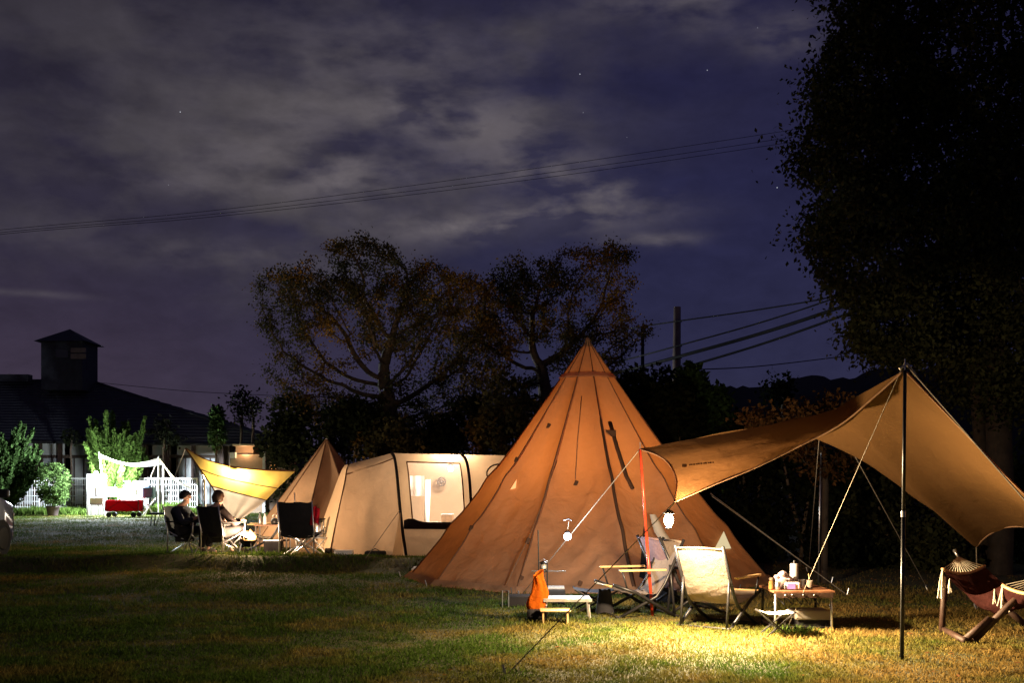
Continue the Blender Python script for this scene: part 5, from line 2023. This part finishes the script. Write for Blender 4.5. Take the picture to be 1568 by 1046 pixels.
    for (u0, v0, u1, v1) in ((.16, .2, .16, .735), (.90, .2, .90, .735), (.16, .735, .90, .735)):
        pts = []
        for i in range(13):
            u, v = u0 + (u1 - u0) * i / 12, v0 + (v1 - v0) * i / 12
            p = CV[1](v).lerp(CV[2](v), u)
            pts.append(p + Vector((0, .03 * math.sin(math.pi * u) * math.sin(math.pi * min(1, v + .12)) - .01, 0)))
        fr.tube(pts, .012, 5)
    fr.build('window_frame', M['seam'], t)
    sl = []
    for i in range(15):
        u = .03 + .94 * i / 14
        p = CV[1](.205).lerp(CV[2](.205), u) + Vector((0, -.03, 0))
        sl.append([p + Vector((0, -.01, -.05)), p + Vector((0, -.035, .0 + .02 * math.sin(i * .9))), p + Vector((0, .0, .07 + .06 * math.exp(-((i - 1.5) / 1.6) ** 2)))])
    MB().grid(sl).build('rolled_flap', M['mesh_dark'], t, True)
    # right bay
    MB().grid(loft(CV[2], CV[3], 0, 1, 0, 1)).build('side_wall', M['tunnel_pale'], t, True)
    cc = CV[2](.62).lerp(CV[3](.62), .55)
    pts = [cc + Vector((.2 * math.cos(a), -.03 - .02 * math.sin(a), .16 * math.sin(a))) for a in np.linspace(0, 2 * math.pi, 20)]
    MB().tube(pts, .014, 5).build('round_vent', M['black'], t)
    # back halves
    for k in range(3):
        MB().grid(loft(CF[k], CF[k + 1], 0, 1, 0, 1)).build('rear_wall', M['tunnel_pale'], t, True)
    end_n, end_f = CV[3], CF[3]
    MB().grid([[end_n(i / 12).lerp(end_f(1 - i / 12), j / 6) for j in range(7)] for i in range(13)]).build('end_wall', M['tunnel_pale'], t, True)
    # pole sleeves
    for k in (1, 2, 3):
        pts = [CV[k](i / 20) + Vector((0, -.015, .01)) for i in range(21)] + [CF[k](i / 20) + Vector((0, .015, .01)) for i in range(21)]
        MB().tube(pts, .028, 6).build('pole_sleeve', M['mesh_dark'], t, True)
    MB().tube([CV[0](i / 14) + Vector((0, -.008, 0)) for i in range(15)], .011, 5).build('seam', M['seam'], t)
    MB().box(CV[0](0) + Vector((-.02, -.03, .03)), (.12, .1, .12)).build('corner_boot', M['mesh_dark'], t, bevel=.02)
    # wing flap beside the sleeve
    a, b, c = P(611, 792, 18.45), P(600, 855, 18.35), P(618, 858, 18.5)
    a2 = P(614, 780, 18.5)
    MB().grid([[a.lerp(b, i / 6), (a.lerp(b, i / 6)).lerp(a2.lerp(c, i / 6), .5) + Vector((0, -.03, 0)), a2.lerp(c, i / 6)] for i in range(7)]).build('wing_flap', M['tunnel_pale'], t, True)
    MB().tube([P(612, 782, 18.45), gy(560, 868)], .005, 5).build('guy_rope', M['rope'], t)
    # interior
    lamp('tunnel_tent_light', P(690, 718, 19.5), 230, (1, .8, .62), .08)
    q = P(690, 718, 19.5)
    s = thing('lantern', 'lantern hanging inside the beige tunnel tent', 'lantern', q)
    MB().ball(q, .05).build('globe', M['lamp_warm'], s, True)
    MB().lathe(q + Vector((0, 0, .05)), [(.05, 0), (.055, .02), (.02, .04)], 10).build('cap', M['black'], s, True)
    MB().tube([q + Vector((0, 0, .09)), P(689, 704, 19.5)], .005, 5).build('hanger', M['rope'], s)
    b = on(668, 19.3)
    s = thing('folding_table', 'pale folding table standing inside the lit tunnel tent', 'table', b)
    MB().box(b + Vector((0, 0, .55)), (.75, .5, .03)).build('tabletop', M['white'], s, bevel=.006)
    for sx in (-1, 1):
        for sy in (-1, 1):
            MB().tube([b + Vector((sx * .34, sy * .2, 0)), b + Vector((sx * .34, sy * .2, .54))], .016, 6).build('leg', M['whitepaint'], s)
    b = on(652, 19.9)
    s = thing('tent_pole', 'pale upright pole standing inside the lit tunnel tent', 'pole', b)
    MB().tube([b, P(655, 735, 19.9)], .05, 8).build('tube', M['whitepaint'], s, True)
    b = P(676, 738, 20.4)
    s = thing('fan', 'small round dark fan hanging inside the tunnel tent', 'fan', b)
    MB().tube([b + Vector((.075 * math.cos(a), 0, .075 * math.sin(a))) for a in np.linspace(0, 2 * math.pi, 17)], .015, 6).build('fan_cage', M['mesh_dark'], s)
    MB().ball(b, .04).build('hub', M['black'], s, True)
    for k in range(4):
        a = k * math.pi / 2
        MB().box(b + Vector((.05 * math.cos(a), .01, .05 * math.sin(a))), (.05, .008, .03), Matrix.Rotation(-a, 3, 'Y')).build('blade', M['black'], s)
    b = on(640, 20.3)
    s = thing('hanging_sheet', 'white sheet hung up inside the tunnel tent window', 'cloth', P(638, 760, 20.3))
    MB().grid([[P(628 + 22 * i / 8, 729 + 31 * j / 8, 20.3) + Vector((0, .03 * math.sin(i * 1.4), 0)) for j in range(9)] for i in range(9)]).build('cloth', M['white_fabric'], s, True)
    b = on(685, 19.35)
    s = thing('storage_box', 'pale box on the table inside the lit tunnel tent', 'box', b + Vector((0, 0, .565)))
    MB().box(b + Vector((0, 0, .63)), (.2, .2, .13)).build('box_body', M['bamboo'], s, bevel=.01)
    MB().box(b + Vector((0, 0, .703)), (.21, .21, .015)).build('lid', M['white'], s)
    # things at the foot of the tunnel tent
    b = gy(527, 853)  # white box put here for light leaking under the hem
    s = thing('storage_box', 'low white box added for the light leaking at the foot of the tunnel tent wall', 'box', b)
    MB().box(b + Vector((0, 0, .05)), (.3, .25, .1)).build('box_body', M['white'], s, bevel=.02)
    MB().box(b + Vector((0, 0, .106)), (.31, .26, .012)).build('lid', M['white'], s)
    b = gy(575, 853)
    s = thing('gear_bag', 'flat black gear bag under the hem of the tunnel tent wall', 'bag', b)
    MB().box(b + Vector((0, 0, .05)), (.36, .2, .1)).build('bag_body', M['darkcloth'], s, bevel=.035)
    MB().tube([b + Vector((-.08, -.05, .1)), b + Vector((0, -.06, .14)), b + Vector((.08, -.05, .1))], .008, 6).build('handle', M['black'], s, True)


rear_tents()


# ---------------------------------------------------------------- people
def skin_mesh(name, joints, edges, mat_, parent, sub=2, smooth_skin=0.0):
    """joints: {name: (x,y,z,r) or (x,y,z,rx,ry)}"""
    keys = list(joints)
    me = bpy.data.meshes.new(name)
    me.from_pydata([joints[k][:3] for k in keys], [(keys.index(a), keys.index(b)) for a, b in edges], [])
    me.materials.append(mat_)
    o = bpy.data.objects.new(name, me)
    COL.objects.link(o)
    o.parent = parent
    md = o.modifiers.new('skin', 'SKIN')
    md.use_smooth_shade = True
    md.branch_smoothing = smooth_skin
    sv = me.skin_vertices[0].data
    for i, k in enumerate(keys):
        r = joints[k][3:]
        sv[i].radius = (r[0], r[-1])
        sv[i].use_root = (i == 0)
    ss = o.modifiers.new('subdivision', 'SUBSURF')
    ss.levels = sub
    ss.render_levels = sub
    return o


def hand_joints(J, E, tag_, wrist, fwd, up, side):
    """palm, five unequal bent fingers; fwd: finger direction, up: back of hand, side: thumb side"""
    W, f, u, s = Vector(wrist), Vector(fwd).normalized(), Vector(up).normalized(), Vector(side).normalized()
    palm = W + f * .055
    J[tag_ + 'palm'] = (*palm, .024, .013)
    E.append((tag_ + 'wrist', tag_ + 'palm'))
    for i, (off, ln) in enumerate(((.026, .072), (.009, .08), (-.009, .075), (-.026, .058))):
        k = palm + f * .035 + s * off
        a = k + f * ln * .45 - u * .006
        b = a + f * ln * .25 - u * ln * .32
        c = b - u * ln * .25 - f * ln * .05
        for nm, q, r in (('k', k, .0095), ('a', a, .0085), ('b', b, .008), ('c', c, .0065)):
            J[f'{tag_}{nm}{i}'] = (*q, r)
        E += [(tag_ + 'palm', f'{tag_}k{i}'), (f'{tag_}k{i}', f'{tag_}a{i}'), (f'{tag_}a{i}', f'{tag_}b{i}'), (f'{tag_}b{i}', f'{tag_}c{i}')]
    t0 = W + f * .03 + s * .03
    t1 = t0 + s * .025 + f * .03 - u * .01
    t2 = t1 + f * .03 - u * .02
    for nm, q, r in (('t0', t0, .012), ('t1', t1, .0095), ('t2', t2, .0075)):
        J[tag_ + nm] = (*q, r)
    E += [(tag_ + 'wrist', tag_ + 't0'), (tag_ + 't0', tag_ + 't1'), (tag_ + 't1', tag_ + 't2')]


def person(label, loc, rz, jacket, trousers, hair, pose):
    t = thing('person', label, 'person', (0, 0, 0), None)
    J, E = {}, []
    J['pelvis'] = (-.14, 0, .40, .115, .15)
    J['belly'] = (-.18, 0, .52, .10, .135)
    J['chest'] = (-.20, 0, .68, .115, .16)
    J['upper'] = (-.19, 0, .78, .085, .13)
    J['neck'] = (-.165, 0, .855, .05)
    hx, hz = -.13 + pose.get('hx', 0), .955
    J['jaw'] = (hx + .012, 0, .925, .058, .056)
    J['face'] = (hx + .014, 0, .99, .083, .072)
    J['skull'] = (hx - .004, 0, 1.05, .07, .064)
    J['nose'] = (hx + .098, 0, .975, .012, .011)
    J['chin'] = (hx + .075, 0, .918, .022, .024)
    E += [('pelvis', 'belly'), ('belly', 'chest'), ('chest', 'upper'), ('upper', 'neck'), ('neck', 'jaw'), ('jaw', 'face'), ('face', 'skull'), ('face', 'nose'), ('jaw', 'chin')]
    for nm, s in (('l', 1), ('r', -1)):
        J[nm + 'ear'] = (hx - .005, s * .08, .975, .016, .012)
        E.append(('face', nm + 'ear'))
        sh = (-.195, s * .165, .765)
        el, wr_, fw, up, sd = pose[nm]
        J[nm + 'sh'] = (*sh, .058)
        J[nm + 'el'] = (*el, .043)
        mid = tuple(a * .6 + b * .4 for a, b in zip(el, wr_))
        J[nm + 'fa'] = (*mid, .04)
        J[nm + 'wrist'] = (*wr_, .026)
        E += [('upper', nm + 'sh'), (nm + 'sh', nm + 'el'), (nm + 'el', nm + 'fa'), (nm + 'fa', nm + 'wrist')]
        hand_joints(J, E, nm, wr_, fw, up, sd)
        J[nm + 'hip'] = (-.10, s * .09, .385, .09)
        J[nm + 'knee'] = (.29, s * pose.get('kw', .11), .455, .06)
        J[nm + 'calf'] = (.30, s * .12, .28, .052)
        J[nm + 'ank'] = (.27, s * .12, .075, .036)
        J[nm + 'toe'] = (.42, s * .14, .035, .035)
        E += [('pelvis', nm + 'hip'), (nm + 'hip', nm + 'knee'), (nm + 'knee', nm + 'calf'), (nm + 'calf', nm + 'ank'), (nm + 'ank', nm + 'toe')]
    skin_mesh('body', J, E, M['skin'], t)
    # clothes as slightly larger skins over the same joints
    def sub(names, edges, grow, name, mt):
        JJ = {k: (*J[k][:3], *[r + grow for r in J[k][3:]]) for k in names}
        return skin_mesh(name, JJ, edges, mt, t)
    # jacket: cut before the wrists
    JJ = ['belly', 'chest', 'upper', 'pelvis']
    EE = [('belly', 'chest'), ('chest', 'upper'), ('belly', 'pelvis')]
    for nm in 'lr':
        J[nm + 'cuff'] = tuple(a * .18 + b * .82 for a, b in zip(J[nm + 'el'][:3], J[nm + 'wrist'][:3])) + (.033,)
        JJ += [nm + 'sh', nm + 'el', nm + 'fa', nm + 'cuff']
        EE += [('upper', nm + 'sh'), (nm + 'sh', nm + 'el'), (nm + 'el', nm + 'fa'), (nm + 'fa', nm + 'cuff')]
    J['collar'] = (-.175, 0, .85, .052)
    JJ.append('collar')
    EE.append(('upper', 'collar'))
    sub(JJ, EE, .02, 'jacket', jacket)
    JJ, EE = ['pelvis'], []
    for nm in 'lr':
        J[nm + 'hem'] = (.275, J[nm + 'ank'][1], .11, .045)
        JJ += [nm + 'hip', nm + 'knee', nm + 'calf', nm + 'hem']
        EE += [('pelvis', nm + 'hip'), (nm + 'hip', nm + 'knee'), (nm + 'knee', nm + 'calf'), (nm + 'calf', nm + 'hem')]
    sub(JJ, EE, .016, 'trousers', trousers)
    for nm in 'lr':
        sub([nm + 'ank', nm + 'toe'], [(nm + 'ank', nm + 'toe')], .014, 'shoe', M['shoe'])
    # hair: shell over skull, nape and sides, with a ragged fringe
    hm = MB()
    c = Vector((hx - .012, 0, 1.015))
    g = []
    lo = pose.get('hair_len', .0)
    for i in range(13):
        ph = math.pi * (.0 + .66 * i / 12)
        row = []
        for k in range(25):
            a = 2 * math.pi * k / 24
            front = max(0, math.cos(a))
            p_ = ph * (1 - .42 * front ** 1.5)
            r = 1.0 + .05 * math.sin(a * 7 + i) + .04 * math.sin(a * 13)
            z = .108 * math.cos(p_) - (lo * (i / 12) ** 2 * (1 - front))
            row.append(c + Vector((.108 * r * math.sin(p_) * math.cos(a), .094 * r * math.sin(p_) * math.sin(a), z)))
        g.append(row)
    hm.grid(g)
    hm.build('hair', hair, t, True)
    for s in (1, -1):
        MB().ball((hx + .079, s * .031, .995), (.009, .013, .009), 8, 6).build('eye', M['hair_black'], t, True)
    MB().ball((hx + .089, 0, .938), (.01, .024, .005), 8, 6).build('mouth', M['chair_mauve'], t, True)
    place(t, loc, rz)
    return t


def rear_people():
    b1 = on(288, 19.45)
    camp = camp_chair('dark folding chair under the person in the navy jacket', M['darkcloth'], group='folding chairs around the fire')
    place(camp, b1, R(-14))
    pose = dict(l=((-.02, .23, .56), (.17, .10, .68), (.7, -.5, .25), (0, .2, 1), (0, -.6, .8)), r=((-.02, -.23, .55), (.16, -.09, .64), (.8, .45, .2), (0, -.2, 1), (0, .7, .6)), hx=.03, kw=.12)
    person('person in navy jacket with short black hair, seated and holding a white cup', b1 + Vector((.05, 0, .0)), R(-14), M['navy'], M['darkcloth'], M['hair_black'], pose)
    c = Matrix.Rotation(R(-14), 4, 'Z') @ Vector((.29, .0, .69)) + b1
    s = thing('cup', 'white cup held up by the person in the navy jacket', 'cup', c)
    MB().lathe(c, [(.03, -.045), (.032, -.04), (.037, .05), (.034, .05), (.028, -.03)], 14).build('cup_body', M['white'], s, True)
    b2 = on(341, 19.0)
    camp = camp_chair('dark folding chair under the person in the dark brown jacket', M['darkcloth'], group='folding chairs around the fire')
    place(camp, b2, R(56))
    pose = dict(l=((-.02, .24, .55), (.2, .14, .60), (1, -.2, .1), (0, .2, 1), (0, -.8, .5)), r=((.0, -.25, .55), (.22, -.16, .60), (1, .2, .1), (0, -.2, 1), (0, .8, .5)), hx=.0, kw=.12, hair_len=.06)
    person('person in dark brown jacket with brown hair, seated and reaching towards the fire', b2 + Vector((.02, .04, 0)), R(56), M['maroon_cloth'], M['darkcloth'], M['hair_brown'], pose)
    # empty pale chair tilted beyond the fire
    ch = low_chair('pale canvas low chair standing empty between the fire and the yellow tarp', M['chair_canvas'], group=None)
    place(ch, on(404, 20.6), R(188), .95)
    # fire stand
    b = on(380, 18.95)
    s = thing('fire_stand', 'small fire burning in a metal fire stand before the seated people', 'fire pit', b)
    mb = MB()
    mb.lathe(b + Vector((0, 0, .16)), [(.06, 0), (.08, .01), (.17, .12), (.18, .12), (.165, .11), (.07, .02)], 14)
    mb.build('bowl', M['black'], s, True)
    for k in range(4):
        a = k * math.pi / 2 + .6
        MB().tube([b + Vector((.18 * math.cos(a), .18 * math.sin(a), 0)), b + Vector((.12 * math.cos(a), .12 * math.sin(a), .22))], .01, 6).build('leg', M['steel'], s)
    for k in range(4):
        a = random.uniform(0, 3.14)
        d = Vector((math.cos(a), math.sin(a), .15)) * .15
        c = b + Vector((0, 0, .27 + .03 * k))
        MB().tube([c - d, c + d], .028, 8).build('log', M['dark_wood'], s)
    fl = MB()
    for k in range(7):
        a = random.uniform(0, 6.28)
        o = b + Vector((.07 * math.cos(a), .05 * math.sin(a), .26))
        h = random.uniform(.1, .24)
        fl.tube([o, o + Vector((.01, 0, h * .35)), o + Vector((-.015 * math.cos(a), 0, h * .7)), o + Vector((-.03 * math.cos(a), 0, h))], [.045, .065, .035, .004], 8)
    fl.build('flames', M['flame'], s, True)
    lamp('fire_light', b + Vector((0, -.03, .42)), 270, (1, .66, .38), .07)
    # kitchen table beyond the fire
    b = on(418, 20.3)
    s = thing('folding_table', 'dark camp table with bottles and cups in front of the small brown tipi', 'table', b)
    MB().box(b + Vector((0, 0, .48)), (.62, .4, .025)).build('tabletop', M['wood'], s, bevel=.005)
    MB().box(b + Vector((0, 0, .2)), (.56, .34, .02)).build('shelf', M['dark_wood'], s)
    for sx in (-1, 1):
        for sy in (-1, 1):
            MB().tube([b + Vector((sx * .28, sy * .17, 0)), b + Vector((sx * .28, sy * .17, .47))], .014, 6).build('leg', M['steel'], s)
    tz = b + Vector((0, 0, .4935))
    for (dx, dy, kind, mt, lab) in ((-.25, .05, 'bottle', 'steel', 'slim steel bottle at the fire end of the dark camp table'), (-.13, -.08, 'bottle', 'white', 'short pale bottle on the dark camp table beside the fire'),
                                    (.02, .06, 'kettle', 'black', 'black kettle in the middle of the dark camp table'), (.16, -.06, 'cup', 'steel', 'steel cup on the dark camp table'), (.25, .05, 'bottle', 'amber', 'amber bottle at the tunnel tent end of the dark camp table')):
        q = tz + Vector((dx, dy, 0))
        o = thing(kind, lab, kind, q)
        if kind == 'bottle':
            MB().lathe(q, [(.03, 0), (.034, .01), (.034, .13), (.014, .17), (.014, .2)], 12).build('glass', M[mt], o, True)
            MB().lathe(q, [(.0155, .2005), (.0155, .225), (.012, .227)], 10).build('cap', M['black'], o, True)
        elif kind == 'kettle':
            MB().lathe(q, [(.06, 0), (.075, .03), (.07, .08), (.045, .11), (.012, .115), (.012, .13)], 14).build('kettle_body', M[mt], o, True)
            MB().tube([q + Vector((.065, 0, .05)), q + Vector((.11, 0, .09)), q + Vector((.12, 0, .11))], [.015, .01, .008], 8).build('spout', M[mt], o, True)
            MB().tube([q + Vector((-.06, 0, .09)), q + Vector((-.03, 0, .17)), q + Vector((.03, 0, .17)), q + Vector((.06, 0, .09))], .006, 6).build('handle', M['steel'], o, True)
        else:
            MB().lathe(q, [(.032, 0), (.034, .005), (.036, .08), (.033, .08), (.03, .01)], 14).build('cup_body', M[mt], o, True)
            MB().tube([q + Vector((.034, 0, .065)), q + Vector((.056, 0, .055)), q + Vector((.054, 0, .03)), q + Vector((.034, 0, .018))], .004, 6).build('handle', M[mt], o, True)
    # hanging rack frame above the table end
    b = on(441, 20.4)
    s = thing('gear_box', 'black gear box on the grass under the dark camp table', 'box', on(418, 19.95))
    q = on(418, 19.95)
    MB().box(q + Vector((.0, 0, .11)), (.3, .2, .22)).build('box_body', M['darkcloth'], s, bevel=.02)
    MB().box(q + Vector((.0, 0, .23)), (.31, .21, .02)).build('lid', M['steel'], s)
    # black armchair with its back turned
    ch = camp_chair('black folding armchair with its back turned, before the beige tunnel tent', M['darkcloth'], group='folding chairs around the fire')
    place(ch, on(462, 18.35), R(82), 1.08)
    # red jacket over the chair corner
    q = P(484, 790, 18.35)
    s = thing('jacket', 'dark red jacket draped over the corner of the black armchair', 'jacket', q)
    MB().grid([[P(474 + 15 * i / 8, 777 + 26 * j / 8 + 2 * math.sin(i), 18.02) + Vector((0, .035 * math.sin(i * 1.7 + j * .4), 0)) for j in range(9)] for i in range(9)]).build('cloth', M['redcloth'], s, True)
    # light stand
    b = gy(456, 853)
    s = thing('lantern_stand', 'tall pale lantern stand pole beside the black armchair', 'lantern stand', b)
    MB().tube([b, P(453, 800, b.y)], .022, 8).build('lower_tube', M['alu'], s, True)
    MB().tube([P(453, 800, b.y), P(451, 755, b.y)], .009, 8).build('upper_tube', M['alu'], s, True)
    # wood box and little tripod-like kettle stand right of the chair
    b = gy(470, 852)
    s = thing('wooden_crate', 'small brown wooden crate on the grass under the black armchair', 'crate', b)
    mb = MB()
    for dz in (.035, .1):
        mb.box(b + Vector((0, -.1, dz)), (.3, .015, .055))
        mb.box(b + Vector((0, .1, dz)), (.3, .015, .055))
        mb.box(b + Vector((-.1425, 0, dz)), (.015, .184, .055))
        mb.box(b + Vector((.1425, 0, dz)), (.015, .184, .055))
    mb.box(b + Vector((0, 0, .0125)), (.26, .18, .01))
    mb.build('slat_box', M['wood_light'], s)
    b = gy(489, 848)
    s = thing('side_table', 'little folding side table with a bundle on it beside the black armchair', 'table', b)
    MB().box(b + Vector((0, 0, .28)), (.28, .24, .02)).build('tabletop', M['alu'], s, bevel=.004)
    for sx in (-1, 1):
        MB().tube([b + Vector((sx * .13, -.1, 0)), b + Vector((-sx * .12, .1, .27))], .01, 6).build('leg', M['alu'], s)
        MB().tube([b + Vector((sx * .13, .1, 0)), b + Vector((-sx * .12, -.1, .27))], .01, 6).build('leg', M['alu'], s)
    q = b + Vector((0, 0, .291))
    o = thing('thermos', 'silver thermos jug with a dark lid on the little side table', 'thermos', q)
    MB().lathe(q, [(.07, 0), (.078, .02), (.075, .2), (.05, .26)], 14).build('jug_body', M['steel'], o, True)
    MB().lathe(q, [(.052, .261), (.055, .3), (.03, .33)], 14).build('lid', M['black'], o, True)
    MB().tube([q + Vector((.076, 0, .18)), q + Vector((.12, 0, .16)), q + Vector((.115, 0, .07)), q + Vector((.076, 0, .05))], .009, 6).build('handle', M['black'], o, True)


rear_people()

# ---------------------------------------------------------------- camera and render settings
cam = bpy.data.cameras.new('camera')
cam.sensor_width = 36.0
cam.lens = 36.0 * FPX / 1568.0
cam.shift_y = (HY - 523.0) / 1568.0
cam.clip_end = 3000
co = bpy.data.objects.new('camera', cam)
COL.objects.link(co)
co.location = (0, 0, CAMZ)
co.rotation_euler = (R(90), 0, 0)
S.camera = co
S.view_settings.view_transform = 'Standard'
S.view_settings.look = 'None'
S.view_settings.exposure = 0.0
S.view_settings.gamma = 1.0
S.cycles.use_denoising = True
S.cycles.max_bounces = 6
S.cycles.diffuse_bounces = 3
S.cycles.transmission_bounces = 6
S.cycles.transparent_max_bounces = 8
S.cycles.sample_clamp_indirect = 3.0
S.cycles.caustics_reflective = False
S.cycles.caustics_refractive = False
